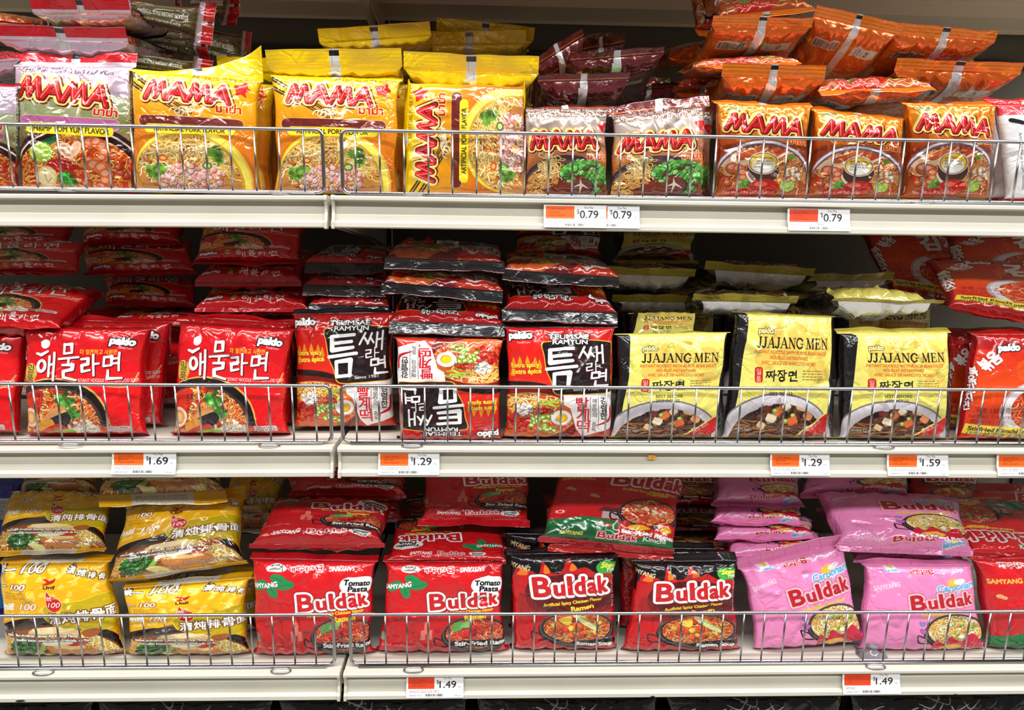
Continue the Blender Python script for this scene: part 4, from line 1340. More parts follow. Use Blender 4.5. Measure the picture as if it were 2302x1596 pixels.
def make_image(name, px):
    h, w_ = px.shape[:2]
    im = bpy.data.images.new(name, w_, h)
    buf = np.ones((h, w_, 4), np.float32)
    buf[..., :3] = np.clip(px[::-1], 0, 1)
    im.pixels.foreach_set(buf.ravel())
    im.update()
    im.pack()
    return im

# ------------------------------------------------------------------ materials
def mat(name, col, rough=0.5, metal=0.0, coat=0.0, bump=None, spec=0.5):
    m = bpy.data.materials.new(name)
    m.use_nodes = True
    nt = m.node_tree
    p = nt.nodes['Principled BSDF']
    lin = [(c / 255.0 / 12.92 if c / 255.0 <= 0.04045 else ((c / 255.0 + 0.055) / 1.055) ** 2.4) for c in col]
    p.inputs['Base Color'].default_value = (*lin, 1)
    p.inputs['Roughness'].default_value = rough
    p.inputs['Metallic'].default_value = metal
    p.inputs['Coat Weight'].default_value = coat
    p.inputs['Specular IOR Level'].default_value = spec
    if bump:
        tc = nt.nodes.new('ShaderNodeTexCoord')
        nz = nt.nodes.new('ShaderNodeTexNoise')
        nz.inputs['Scale'].default_value = bump[0]
        nz.inputs['Detail'].default_value = 3
        bp = nt.nodes.new('ShaderNodeBump')
        bp.inputs['Strength'].default_value = bump[1]
        bp.inputs['Distance'].default_value = 0.002
        nt.links.new(tc.outputs['Object'], nz.inputs['Vector'])
        nt.links.new(nz.outputs['Fac'], bp.inputs['Height'])
        nt.links.new(bp.outputs['Normal'], p.inputs['Normal'])
    return m


def enamel(name, col):
    """Cream shelf paint, a little blotchy and scuffed."""
    m = mat(name, col, 0.42, spec=0.4)
    nt = m.node_tree
    p = nt.nodes['Principled BSDF']
    tc = nt.nodes.new('ShaderNodeTexCoord')
    nz = nt.nodes.new('ShaderNodeTexNoise')
    nz.inputs['Scale'].default_value = 14
    nz.inputs['Detail'].default_value = 6
    rp = nt.nodes.new('ShaderNodeValToRGB')
    base = p.inputs['Base Color'].default_value[:]
    rp.color_ramp.elements[0].position, rp.color_ramp.elements[1].position = 0.35, 0.65
    rp.color_ramp.elements[0].color = tuple(c * 0.93 for c in base[:3]) + (1,)
    rp.color_ramp.elements[1].color = base
    sc = nt.nodes.new('ShaderNodeTexVoronoi')
    sc.inputs['Scale'].default_value = 42
    sr = nt.nodes.new('ShaderNodeValToRGB')
    sr.color_ramp.elements[0].position, sr.color_ramp.elements[1].position = 0.018, 0.03
    sr.color_ramp.elements[0].color = (0.45, 0.43, 0.40, 1)
    mx = nt.nodes.new('ShaderNodeMix')
    mx.data_type, mx.blend_type = 'RGBA', 'MULTIPLY'
    mx.inputs[0].default_value = 0.6
    L = nt.links.new
    L(tc.outputs['Object'], nz.inputs['Vector'])
    L(tc.outputs['Object'], sc.inputs['Vector'])
    L(nz.outputs['Fac'], rp.inputs[0])
    L(sc.outputs['Distance'], sr.inputs[0])
    L(rp.outputs[0], mx.inputs[6])
    L(sr.outputs[0], mx.inputs[7])
    L(mx.outputs[2], p.inputs['Base Color'])
    return m


def film(name, image, metal, rough=0.22, coat=0.8, crease=0.55):
    """Printed glossy packet film with fine creases."""
    m = bpy.data.materials.new(name)
    m.use_nodes = True
    nt = m.node_tree
    p = nt.nodes['Principled BSDF']
    p.inputs['Roughness'].default_value = rough
    p.inputs['Metallic'].default_value = metal
    p.inputs['Coat Weight'].default_value = coat
    p.inputs['Coat Roughness'].default_value = 0.10
    L = nt.links.new
    ti = nt.nodes.new('ShaderNodeTexImage')
    ti.image = image
    ti.extension = 'EXTEND'
    uv = nt.nodes.new('ShaderNodeUVMap')
    uv.uv_map = 'print'
    L(uv.outputs[0], ti.inputs['Vector'])
    L(ti.outputs['Color'], p.inputs['Base Color'])
    tc = nt.nodes.new('ShaderNodeTexCoord')
    oi = nt.nodes.new('ShaderNodeObjectInfo')
    ml = nt.nodes.new('ShaderNodeMath')
    ml.operation = 'MULTIPLY'
    ml.inputs[1].default_value = 7.0
    va = nt.nodes.new('ShaderNodeVectorMath')
    va.operation = 'ADD'
    L(oi.outputs['Random'], ml.inputs[0])
    L(tc.outputs['Object'], va.inputs[0])
    L(ml.outputs[0], va.inputs[1])
    nz = nt.nodes.new('ShaderNodeTexNoise')
    nz.inputs['Scale'].default_value = 22
    nz.inputs['Detail'].default_value = 2
    nz.inputs['Distortion'].default_value = 1.6
    vo = nt.nodes.new('ShaderNodeTexVoronoi')
    vo.feature = 'DISTANCE_TO_EDGE'
    vo.inputs['Scale'].default_value = 24
    mr = nt.nodes.new('ShaderNodeMath')
    mr.operation = 'MINIMUM'
    mr.inputs[1].default_value = 0.10
    mm = nt.nodes.new('ShaderNodeMath')
    mm.operation = 'MULTIPLY_ADD'
    mm.inputs[1].default_value = 2.2
    sc = nt.nodes.new('ShaderNodeVectorMath')
    sc.operation = 'MULTIPLY_ADD'
    sc.inputs[1].default_value = (0.05, 0.05, 0.05)
    L(va.outputs[0], nz.inputs['Vector'])
    L(nz.outputs['Color'], sc.inputs[0])
    L(va.outputs[0], sc.inputs[2])
    L(sc.outputs[0], vo.inputs['Vector'])
    L(vo.outputs['Distance'], mr.inputs[0])
    L(mr.outputs[0], mm.inputs[0])
    L(nz.outputs['Fac'], mm.inputs[2])
    bp = nt.nodes.new('ShaderNodeBump')
    bp.inputs['Strength'].default_value = crease
    bp.inputs['Distance'].default_value = 0.004
    L(mm.outputs[0], bp.inputs['Height'])
    L(bp.outputs['Normal'], p.inputs['Normal'])
    L(bp.outputs['Normal'], p.inputs['Coat Normal'])
    return m


METAL = {'tomyum': 0.35, 'hotpot': 0.40, 'beef': 0.22, 'pork': 0.06}
_films, _atlas = {}, {}


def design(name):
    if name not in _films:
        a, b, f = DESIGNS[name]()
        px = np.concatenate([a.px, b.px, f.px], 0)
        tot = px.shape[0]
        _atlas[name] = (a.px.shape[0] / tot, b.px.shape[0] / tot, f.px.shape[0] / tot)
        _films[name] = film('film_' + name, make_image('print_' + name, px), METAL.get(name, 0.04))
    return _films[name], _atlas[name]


M_ENAMEL = enamel('cream_enamel', (206, 202, 188))
M_DECK = enamel('deck_enamel', (206, 200, 188))
M_PANEL = mat('back_panel_paint', (96, 90, 78), 0.6, bump=(300, 0.1))
M_UPPER = mat('upper_shelf_paint', (222, 206, 180), 0.55, bump=(300, 0.1))
M_GAP = mat('dark_steel', (34, 33, 34), 0.5)
M_CHROME = mat('chrome_wire', (176, 176, 178), 0.22, 1.0)
M_FOIL = mat('silver_foil', (225, 225, 228), 0.30, 0.55, 0.4, bump=(260, 0.5))
M_CHIP = mat('bare_steel', (24, 22, 22), 0.6)
M_CLEAR = mat('clear_plastic', (210, 212, 214), 0.12, 0.0, 0.5)
M_CLEAR.node_tree.nodes['Principled BSDF'].inputs['Transmission Weight'].default_value = 0.75
M_FLOOR = mat('floor_tile', (150, 146, 138), 0.3)


# ------------------------------------------------------------------ objects
def empty(name, loc):
    o = bpy.data.objects.new(name, None)
    o.empty_display_size = 0.02
    COL.objects.link(o)
    o.location = loc
    return o


def mesh(name, v, f, material, parent=None, uv=None, smooth=True, origin=None):
    """One mesh object; v in world metres, stored about its parent's place."""
    v = np.asarray(v, np.float64)
    base = np.array(parent.location if parent is not None else (origin if origin is not None else (0, 0, 0)))
    me = bpy.data.meshes.new(name)
    f = [list(map(int, q)) for q in f] if not isinstance(f, np.ndarray) else f.tolist()
    me.from_pydata((v - base).tolist(), [], f)
    if uv is not None:
        lay = me.uv_layers.new(name='print')
        idx = np.zeros(len(me.loops), np.int32)
        me.loops.foreach_get('vertex_index', idx)
        if uv.shape[0] == len(v):
            lay.data.foreach_set('uv', uv[idx].astype(np.float32).ravel())
        else:
            lay.data.foreach_set('uv', uv.astype(np.float32).ravel())
    if smooth:
        me.polygons.foreach_set('use_smooth', [True] * len(me.polygons))
    me.materials.append(material)
    me.update()
    o = bpy.data.objects.new(name, me)
    COL.objects.link(o)
    if parent is not None:
        o.parent = parent
    else:
        o.location = base
    return o


def tag(o, label, cat=None, group=None, kind=None):
    if label:
        o['label'] = label
    if cat:
        o['category'] = cat
    if group:
        o['group'] = group
    if kind:
        o['kind'] = kind
    return o


def tube(path, r, n=8, closed=False):
    p = np.asarray(path, float)
    k = len(p)
    V, F = [], []
    for i in range(k):
        a = p[(i - 1) % k] if (closed or i > 0) else p[i]
        b = p[(i + 1) % k] if (closed or i < k - 1) else p[i]
        d = (b - a) / np.linalg.norm(b - a)
        h = np.array([0, 1.0, 0]) if abs(d[1]) < 0.9 else np.array([1.0, 0, 0])
        s = np.cross(d, h)
        s /= np.linalg.norm(s)
        t = np.cross(s, d)
        for j in range(n):
            q = 2 * math.pi * j / n
            V.append(p[i] + r * (math.cos(q) * s + math.sin(q) * t))
    for i in range(k if closed else k - 1):
        for j in range(n):
            a, b = i * n + j, i * n + (j + 1) % n
            c, d = ((i + 1) % k) * n + (j + 1) % n, ((i + 1) % k) * n + j
            F.append((a, b, c, d))
    if not closed:
        F.append(tuple(range(n))[::-1])
        F.append(tuple((k - 1) * n + j for j in range(n)))
    return V, F


def extrude_profile(prof, x0, x1, z0a, z0b):
    """A closed profile [(y, z)...] swept from x0 to x1; z raised by z0a at x0 and z0b at x1."""
    n = len(prof)
    V = [(x0, y, z + z0a) for y, z in prof] + [(x1, y, z + z0b) for y, z in prof]
    F = [(i, (i + 1) % n, n + (i + 1) % n, n + i) for i in range(n)]
    F += [tuple(range(n))[::-1], tuple(range(n, 2 * n))]
    return V, F


def box(x0, x1, y0, y1, z0, z1):
    V = [(x, y, z) for x in (x0, x1) for y in (y0, y1) for z in (z0, z1)]
    F = [(0, 1, 3, 2), (4, 6, 7, 5), (0, 4, 5, 1), (2, 3, 7, 6), (0, 2, 6, 4), (1, 5, 7, 3)]
    return V, F


# ------------------------------------------------------------------ a packet
NH, NV = 56, 60


def packet(dsn, name, label, group, corners, T=0.034, fins=((0.012, 30), (0.012, -60)), seed=0, puff=1.0, rough=1.0, front=0.5, m=3.6, sag=0.0, vr=(0.0, 1.0), cat='noodle packet'):
    """A filled pouch. corners: bottom-left, bottom-right, top-right, top-left of the printed front, in metres.
    fins: (length, bend in degrees, positive towards the front) for the bottom and the top; lengths and bends may be (at left, at right)."""
    rg = np.random.default_rng(seed * 31 + 7)
    bl, br, tr, tl = [np.asarray(c, float) for c in corners]
    wid = (np.linalg.norm(br - bl) + np.linalg.norm(tr - tl)) / 2
    hgt = (np.linalg.norm(tl - bl) + np.linalg.norm(tr - br)) / 2
    N = np.cross((br - bl) + (tr - tl), (tl - bl) + (tr - br))
    N /= np.linalg.norm(N)
    fl = 0.36 * T / wid
    mt, at_ = design(dsn)
    # half ring, evenly spaced along its length
    a = np.linspace(math.pi, 0, 400)
    n = 3.3
    x = np.sign(np.cos(a)) * np.abs(np.cos(a)) ** (2 / n)
    z = np.abs(np.sin(a)) ** (2 / n)
    s = np.concatenate([[0], np.cumsum(np.hypot(np.diff(x) * wid / 2, np.diff(z) * T / 2))])
    q = np.linspace(0, s[-1], NH + 1)
    x, z = np.interp(q, s, x), np.interp(q, s, z)
    t = np.linspace(0, 1, NV)
    v = 0.55 * t + 0.45 * (1 - np.cos(math.pi * t)) / 2
    e = np.clip(1 - np.abs(2 * v - 1) ** m, 0, 1) ** (1 / m)

    def mid(xx, vv):
        u = (xx + 1) / 2
        return ((1 - u) * (1 - vv))[..., None] * bl + (u * (1 - vv))[..., None] * br + (u * vv)[..., None] * tr + ((1 - u) * vv)[..., None] * tl

    X, V = np.meshgrid(x, v)
    E = np.repeat(e[:, None], NH + 1, 1)
    Z = np.repeat(z[None], NV, 0)
    w0, w1 = [1 + 0.016 * np.sin(5.5 * V + rg.uniform(0, 6.28)) + 0.012 * np.sin(13 * V + rg.uniform(0, 6.28)) for _ in range(2)]
    XF = X * (1 + fl * (1 - E)) * np.where(X < 0, w0, w1)
    Mx = mid(XF, V)

    def wrinkle(side):
        d = np.zeros_like(X)
        ph = rg.uniform(0, 6.28, 12)
        d += 0.045 * np.sin(2.1 * X + 3.0 * V + ph[0]) * np.cos(4.2 * V + ph[1]) + 0.022 * np.sin(5 * X + ph[2]) * np.sin(6 * V + ph[3])
        for k in range(16):
            end = rg.choice([0, 1])
            u0, v0 = rg.uniform(-0.98, 0.98), (0.02 if end == 0 else 0.98) if k < 10 else rg.uniform(0.1, 0.9)
            ang = rg.uniform(-0.75, 0.75) + (math.pi / 2 if end == 0 else -math.pi / 2) if k < 10 else rg.uniform(0, 6.28)
            L = rg.uniform(0.14, 0.42)
            dx, dv = math.cos(ang) * 1.6, math.sin(ang)
            al = ((X - u0) * dx / 1.6 ** 2 + (V - v0) * dv) / (dx * dx / 1.6 ** 2 + dv * dv)
            pe = np.hypot((X - u0 - al * dx) / 2.0, V - v0 - al * dv)
            f = np.clip(al / L, 0, 1)
            win = np.where((al > -0.03) & (al < L), (1 - f) ** 0.7, 0)
            d += rg.choice([-1.0, 1.0]) * rg.uniform(0.06, 0.16) * np.exp(-pe / 0.020) * win
        tri = lambda y: np.abs((y % 1) - 0.5) * 4 - 1
        for end, vv in ((0, V), (1, 1 - V)):
            fr = rg.uniform(2.6, 4.2)
            d += 0.11 * tri(X * fr + ph[6 + end] + 1.4 * vv * np.sin(ph[8 + end] + 3 * X)) * np.exp(-vv / 0.07)
        return d * rough

    tf, tb = T * front * puff, T * (1 - front)
    sagv = sag * (4 * V * (1 - V))[..., None] * np.array([0, 0, -1.0])
    Fp = Mx + N * ((tf * Z + T * wrinkle(0) * Z ** 0.6) * E)[..., None] + sagv
    Bp = Mx - N * ((tb * Z + T * wrinkle(1) * Z ** 0.6) * E)[..., None] + sagv
    nv, nh = NV, NH + 1
    verts = np.concatenate([Fp.reshape(-1, 3), Bp[:, 1:-1].reshape(-1, 3)])
    nb = nh - 2
    I = np.arange(nv)[:, None]
    fi = I * nh + np.arange(nh)[None]
    bi = nv * nh + I * nb + np.arange(nb)[None]
    bi = np.concatenate([fi[:, :1], bi, fi[:, -1:]], 1)

    def quads(g, flip):
        a_, b_, c_, d_ = g[:-1, :-1].ravel(), g[:-1, 1:].ravel(), g[1:, 1:].ravel(), g[1:, :-1].ravel()
        return np.stack([a_, b_, c_, d_] if not flip else [d_, c_, b_, a_], 1)

    faces = np.concatenate([quads(fi, False), quads(bi, True)])
    af, ab, afin = at_
    U = np.linspace(0, 1, nh)[None].repeat(nv, 0)
    VV = v[:, None].repeat(nh, 1)
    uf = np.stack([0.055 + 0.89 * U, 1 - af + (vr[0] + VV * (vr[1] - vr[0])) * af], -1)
    ub = np.stack([1 - U, afin + VV * ab], -1)

    def corner(g):
        return np.stack([g[:-1, :-1], g[:-1, 1:], g[1:, 1:], g[1:, :-1]], 2).reshape(-1, 4, 2)

    uvs = np.concatenate([corner(uf).reshape(-1, 2), corner(ub)[:, ::-1].reshape(-1, 2)])
    base = verts[:, :].mean(0)
    base[2] = verts[:, 2].min()
    root = empty(name, base)
    tag(root, label, cat, group)
    mesh('pouch', verts, faces, mt, root, uvs)
    # the lengthwise seal on the back
    c0, c1 = nh // 2 - 3, nh // 2 + 2
    sp = Bp[1:-1, c0:c1 + 1] - N * 0.0007
    r_, c_ = sp.shape[:2]
    g = np.arange(r_ * c_).reshape(r_, c_)
    ubs = ub[1:-1, c0:c1 + 1].reshape(-1, 2)
    silver = dsn in ('tomyum', 'pork', 'beef', 'hotpot', 'white')
    so = mesh('back_seam', sp.reshape(-1, 3), quads(g, True), M_FOIL if silver else mt, root, ubs)
    if silver:
        so['label'] = 'silver foil seam'
    # crimped fins
    for end, (ln, bend) in enumerate(fins):
        if np.max(ln) <= 0:
            continue
        K, R = 48, 11
        xs = np.linspace(-1, 1, K) * (1 + fl)
        vv = np.full(K, 0.0 if end == 0 else 1.0)
        S = mid(xs, vv)
        out = (S - mid(xs, np.full(K, 0.08 if end == 0 else 0.92)))
        out /= np.linalg.norm(out, axis=1)[:, None]
        l0, l1 = np.atleast_1d(ln)[0], np.atleast_1d(ln)[-1]
        ll = l0 + (l1 - l0) * np.linspace(0, 1, K) ** 2.4
        bb = np.radians(np.linspace(np.atleast_1d(bend)[0], np.atleast_1d(bend)[-1], K))
        P, rows = S.copy(), [S]
        ph = rg.uniform(0, 6.28, 3)
        for r in range(1, R):
            ang = bb * min(1.0, r / 2.0) + 0.12 * np.sin(3.2 * xs + ph[0] + 0.1 * r) + 0.07 * np.sin(9 * xs + ph[1])
            d = out * np.cos(ang)[:, None] + N * np.sin(ang)[:, None]
            nn = -out * np.sin(ang)[:, None] + N * np.cos(ang)[:, None]
            P = P + d * (ll / (R - 1))[:, None]
            wob = 0.00035 * (1 if r % 2 else -1) + 0.0012 * (r / R) * np.sin(5 * xs + ph[2])
            rows.append(P + nn * (wob[:, None] if np.ndim(wob) else wob))
        G = np.stack(rows)
        g = np.arange(R * K).reshape(R, K)
        uu = np.linspace(0, 1, K)[None].repeat(R, 0)
        wv = np.linspace(0, 1, R)[:, None].repeat(K, 1)
        mesh('bottom_seal' if end == 0 else 'top_seal', G.reshape(-1, 3), quads(g, end == 0), mt, root, np.stack([uu, wv * afin * 0.98 + 0.002], -1).reshape(-1, 2))
    return root

# ------------------------------------------------------------------ the shelving
RAIL = [(0.008, 0.0), (-0.0035, -0.0004), (-0.0054, -0.002), (-0.0054, -0.0050), (-0.0042, -0.0060), (0.0050, -0.0062), (0.0062, -0.0072), (0.0052, -0.0125), (0.0026, -0.0155), (0.0018, -0.0215), (0.0004, -0.0223), (0.0002, -0.0292), (-0.0036, -0.0302), (-0.0056, -0.0316), (-0.0058, -0.0362), (-0.0046, -0.0374), (0.0020, -0.0378), (0.008, -0.036)]
CAP = [(0.004, 0.0004), (-0.0042, 0.0002), (-0.0060, -0.002), (-0.0060, -0.0052), (-0.0034, -0.0075), (-0.0012, -0.0120), (-0.0012, -0.020), (-0.0038, -0.0285), (-0.0068, -0.0310), (-0.0070, -0.0380), (-0.0050, -0.0392), (0.004, -0.0384)]
DEPTH = 0.45


def shelf(x0, x1, z, dz0, dz1, label, seam_at):
    """One shelf of a bay: deck, price rail and the rail's end cap at the seam; dz0, dz1 let its ends hang a little lower."""
    r = tag(empty('metal_shelf', ((x0 + x1) / 2, DEPTH / 2, z - 0.04)), label, 'shelf', 'cream metal shelves')
    deck = [(0.0075, -0.0003), (0.0075, -0.034), (0.010, -0.034), (0.010, -0.011), (DEPTH - 0.006, -0.011), (DEPTH - 0.006, -0.022), (DEPTH, -0.022), (DEPTH, -0.0003)]
    mesh('shelf_deck', *extrude_profile(deck, x0, x1, z + dz0, z + dz1), M_DECK, r, smooth=False)
    rail = mesh('price_rail', *extrude_profile(RAIL, x0 + 0.001, x1 - 0.001, z + dz0, z + dz1), M_ENAMEL, r, smooth=False)
    s = 1 if seam_at == x1 else -1
    zz = z + (dz1 if seam_at == x1 else dz0)
    mesh('rail_end_cap', *extrude_profile(CAP, seam_at - s * 0.0035 if s > 0 else seam_at, seam_at if s > 0 else seam_at + 0.0035, zz, zz), M_ENAMEL, r, smooth=False)
    # the bracket under the deck at the bay's side
    V = [(seam_at - s * 0.002 + q, y, z + dz_) for q in (0.0, -s * 0.003) for y, dz_ in ((0.012, -0.0115), (DEPTH, -0.0115), (DEPTH, -0.070), (0.34, -0.056), (0.03, -0.036))]
    F = [(0, 1, 2, 3, 4), (9, 8, 7, 6, 5)] + [(i, (i + 1) % 5, 5 + (i + 1) % 5, 5 + i) for i in range(5)]
    mesh('shelf_bracket', V, F, M_DECK, r, smooth=False)
    return r, rail


G = 0.0052
SH = {}
for k, where in ((1, 'highest priced row'), (2, 'middle row'), (3, 'lowest row')):
    dz = {1: -0.011, 2: -0.0075, 3: 0.0006}[k]
    SH[k, 'l'] = shelf(-1.20, -G + (0.002 if k != 2 else 0.001), ZS[k], dz, 0.0 if k != 1 else -0.0003, {1: 'cream shelf under the lilac shrimp and yellow pork packets, narrow visible section', 2: 'cream shelf carrying the red seafood noodle packets, ending at the seam', 3: 'cream shelf under the mustard pork chop packets, with chipped paint'}[k], -G + (0.002 if k != 2 else 0.001))
    SH[k, 'r'] = shelf(G - 0.0035, 1.21, ZS[k], 0.0, 0.0, {1: 'long cream shelf under the brown beef and orange hotpot packets', 2: 'long cream shelf carrying the black and yellow noodle packets', 3: 'long cream shelf under the pink and red spicy ramen packets'}[k], G - 0.0035)
# worn spots on the rails
def chip(rail, px, py, w_, h, seed):
    g = np.random.default_rng(seed)
    p = at(px, py, -0.0062)
    n = 9
    pts = [(p[0] + w_ * math.cos(t) * g.uniform(0.5, 1), -0.0062, p[2] + h * math.sin(t) * g.uniform(0.4, 1)) for t in np.linspace(0, 2 * math.pi, n, endpoint=False)]
    V = pts + [(a, b + 0.0008, c) for a, b, c in pts]
    F = [tuple(range(n))] + [(i, (i + 1) % n, n + (i + 1) % n, n + i) for i in range(n)]
    o = mesh('paint_chip', np.array(V) , F, M_CHIP, rail.parent, smooth=False)
    return o


chip(SH[3, 'l'][1], 46, 1576, 0.008, 0.002, 1)
chip(SH[3, 'r'][1], 1467, 1566, 0.004, 0.0012, 2)
chip(SH[3, 'r'][1], 2148, 1561, 0.003, 0.0008, 3)

# the shelf above the picture's edge: its underside shows
for x0, x1, lab in ((-1.20, -0.004, 'greyish underside of the upper shelf over the yellow packets, stopping at the seam'), (0.004, 1.21, 'greyish underside of the upper shelf stretching over the orange packets')):
    r = tag(empty('upper_shelf', ((x0 + x1) / 2, DEPTH / 2, 0.34)), lab, 'shelf')
    mesh('shelf_deck', *box(x0, x1, 0.004, DEPTH, 0.368, 0.392), M_UPPER, r, smooth=False)
    zb = 0.350
    prof = [(0.372, zb + 0.018), (0.376, zb), (0.447, zb - 0.003), (0.447, zb - 0.0075), (DEPTH, zb - 0.0075), (DEPTH, zb + 0.018)]
    mesh('rear_beam', *extrude_profile(prof, x0 + (0 if x0 > 0 else 0), x1, 0, 0), M_UPPER, r, smooth=False)
    xs = x1 if x0 < 0 else x0
    s = -1 if x0 < 0 else 1
    V = [(xs + s * q, y, z) for q in (0.002, 0.005) for y, z in ((0.02, 0.368), (DEPTH, 0.368), (DEPTH, 0.315), (0.33, 0.325), (0.05, 0.355))]
    F = [(0, 1, 2, 3, 4), (9, 8, 7, 6, 5)] + [(i, (i + 1) % 5, 5 + (i + 1) % 5, 5 + i) for i in range(5)]
    mesh('shelf_bracket', V, F, M_UPPER, r, smooth=False)
    mesh('price_rail', *extrude_profile(RAIL, x0, x1, 0.392, 0.392), M_ENAMEL, r, smooth=False)

# backs and uprights of the bays
wb = empty('wall_back', (0, 0.47, -1.0))
tag(wb, 'grey painted steel back of the shelving behind all packets', 'back panel', kind='structure')
for x0, x1 in ((-1.21, -0.016), (0.016, 1.21)):
    for z0, z1 in ((-1.0, -0.59), (-0.585, -0.29), (-0.285, 0.02), (0.026, 0.292), (0.298, 0.70)):
        mesh('back_panel', *box(x0, x1, 0.462, 0.470, z0, z1), M_PANEL, wb, smooth=False)
    mesh('panel_rail', *box(x0, x1, 0.456, 0.466, 0.288, 0.302), M_GAP, wb, smooth=False)
for x in (-1.215, 0.0, 1.215):
    mesh('upright', *box(x - 0.014, x + 0.014, 0.455, 0.50, -1.0, 0.70), M_GAP, wb, smooth=False)
fl_ = mesh('floor', *box(-3.0, 3.6, -3.2, 0.5, -1.06, -1.0), M_FLOOR, smooth=False)
tag(fl_, 'pale tiled shop floor', 'floor', kind='structure')
bd = tag(empty('base_deck', (0, 0.2, -1.0)), 'base of the shelving on the floor, beneath the lowest shelf', 'shelf base')
mesh('deck', *box(-1.2, 1.2, 0.0, 0.45, -0.900, -0.885), M_GAP, bd, smooth=False)
mesh('kick_plate', *box(-1.2, 1.2, 0.02, 0.03, -1.0, -0.900), M_GAP, bd, smooth=False)


# ------------------------------------------------------------------ wire fences
def fence(k, px0, px1, wires, clips, label, x_lim):
    """A chrome wire fence standing on the shelf's front edge; px0, px1: its ends in the photograph at shelf row k."""
    z0, z1 = ZS[k] + 0.0033, ZS[k] + 0.0748
    y0, y1 = 0.0125, 0.0095
    X0, X1 = px0, px1
    r = tag(empty('wire_fence', ((X0 + X1) / 2, y0, z0)), label, 'wire fence', 'chrome wire fences')
    R = 0.0075
    pts = []
    for cx, cz, q in ((X1 - R, z0 + R, -90), (X1 - R, z1 - R, 0), (X0 + R, z1 - R, 90), (X0 + R, z0 + R, 180)):
        for j in range(7):
            t = math.radians(q + 15 * j)
            zz = cz + R * math.sin(t)
            pts.append((cx + R * math.cos(t), y0 + (y1 - y0) * (zz - z0) / (z1 - z0), zz))
    mesh('frame', *tube(pts, 0.0023, 10, True), M_CHROME, r)
    for x in wires:
        mesh('wire', *tube([(x, y0 - 0.0012, z0 + 0.001), (x, y1 - 0.0012, z1 - 0.001)], 0.00125, 8), M_CHROME, r)
    mesh('base_rod', *tube([(X0 + 0.01, y0 - 0.0046, z0 - 0.0012), (X1 - 0.01, y0 - 0.0046, z0 - 0.0012)], 0.0019, 8), M_CHROME, r)
    for c in clips:
        loop = []
        for j in range(20):
            t = 2 * math.pi * j / 20
            loop.append((c + 0.0125 * np.sign(math.cos(t)) * abs(math.cos(t)) ** 0.6, y0 - 0.0115 + 0.0058 * math.sin(t), z0 - 0.0022 - 0.0006 * math.sin(t)))
        mesh('clip', *tube(loop, 0.0011, 8, True), M_CHROME, r)
    return r


for k, le, ri, wl, wr, cl, cr, la, lb in (
        (1, 729, 771, [32.6, 87, 140.7, 197, 252.4], [801.5, 855, 910.6, 963.7], [630, 150], [930, 2076],
         'chrome wire fence in front of the lilac shrimp and upright yellow packets', 'long chrome wire fence in front of the brown beef and orange hotpot packets'),
        (2, 746, 771, [36.7, 89.5, 142], [803, 853, 905], [607, 160], [927, 1985],
         'chrome wire fence in front of the red seafood packets', 'long chrome wire fence in front of the black and yellow bean sauce packets'),
        (3, 753, 790, [44.5, 92, 141], [821, 868, 916], [633, 100], [930, 1965],
         'chrome wire fence in front of the mustard pork chop packets', 'long chrome wire fence in front of the pink and red spicy ramen packets')):
    y = {1: 427, 2: 992, 3: 1501}[k]
    xl = at(le, y, 0.0125)[0]
    xr = at(ri, y, 0.0125)[0]
    a = [at(p, y, 0.0125)[0] for p in wl]
    sp = (a[-1] - a[0]) / (len(a) - 1)
    w1 = [a[0] + sp * i for i in range(-12, 40) if a[0] + sp * i < xl - 0.008]
    b = [at(p, y, 0.0125)[0] for p in wr]
    sp = (b[-1] - b[0]) / (len(b) - 1)
    w2 = [b[0] + sp * i for i in range(0, 60) if b[0] + sp * i < 1.17]
    fence(k, w1[0] - 0.012, xl, w1, [at(p, y + 6, 0.004)[0] for p in cl], la, None)
    fence(k, xr, w2[-1] + 0.012, w2, [at(p, y + 6, 0.004)[0] for p in cr], lb, None)


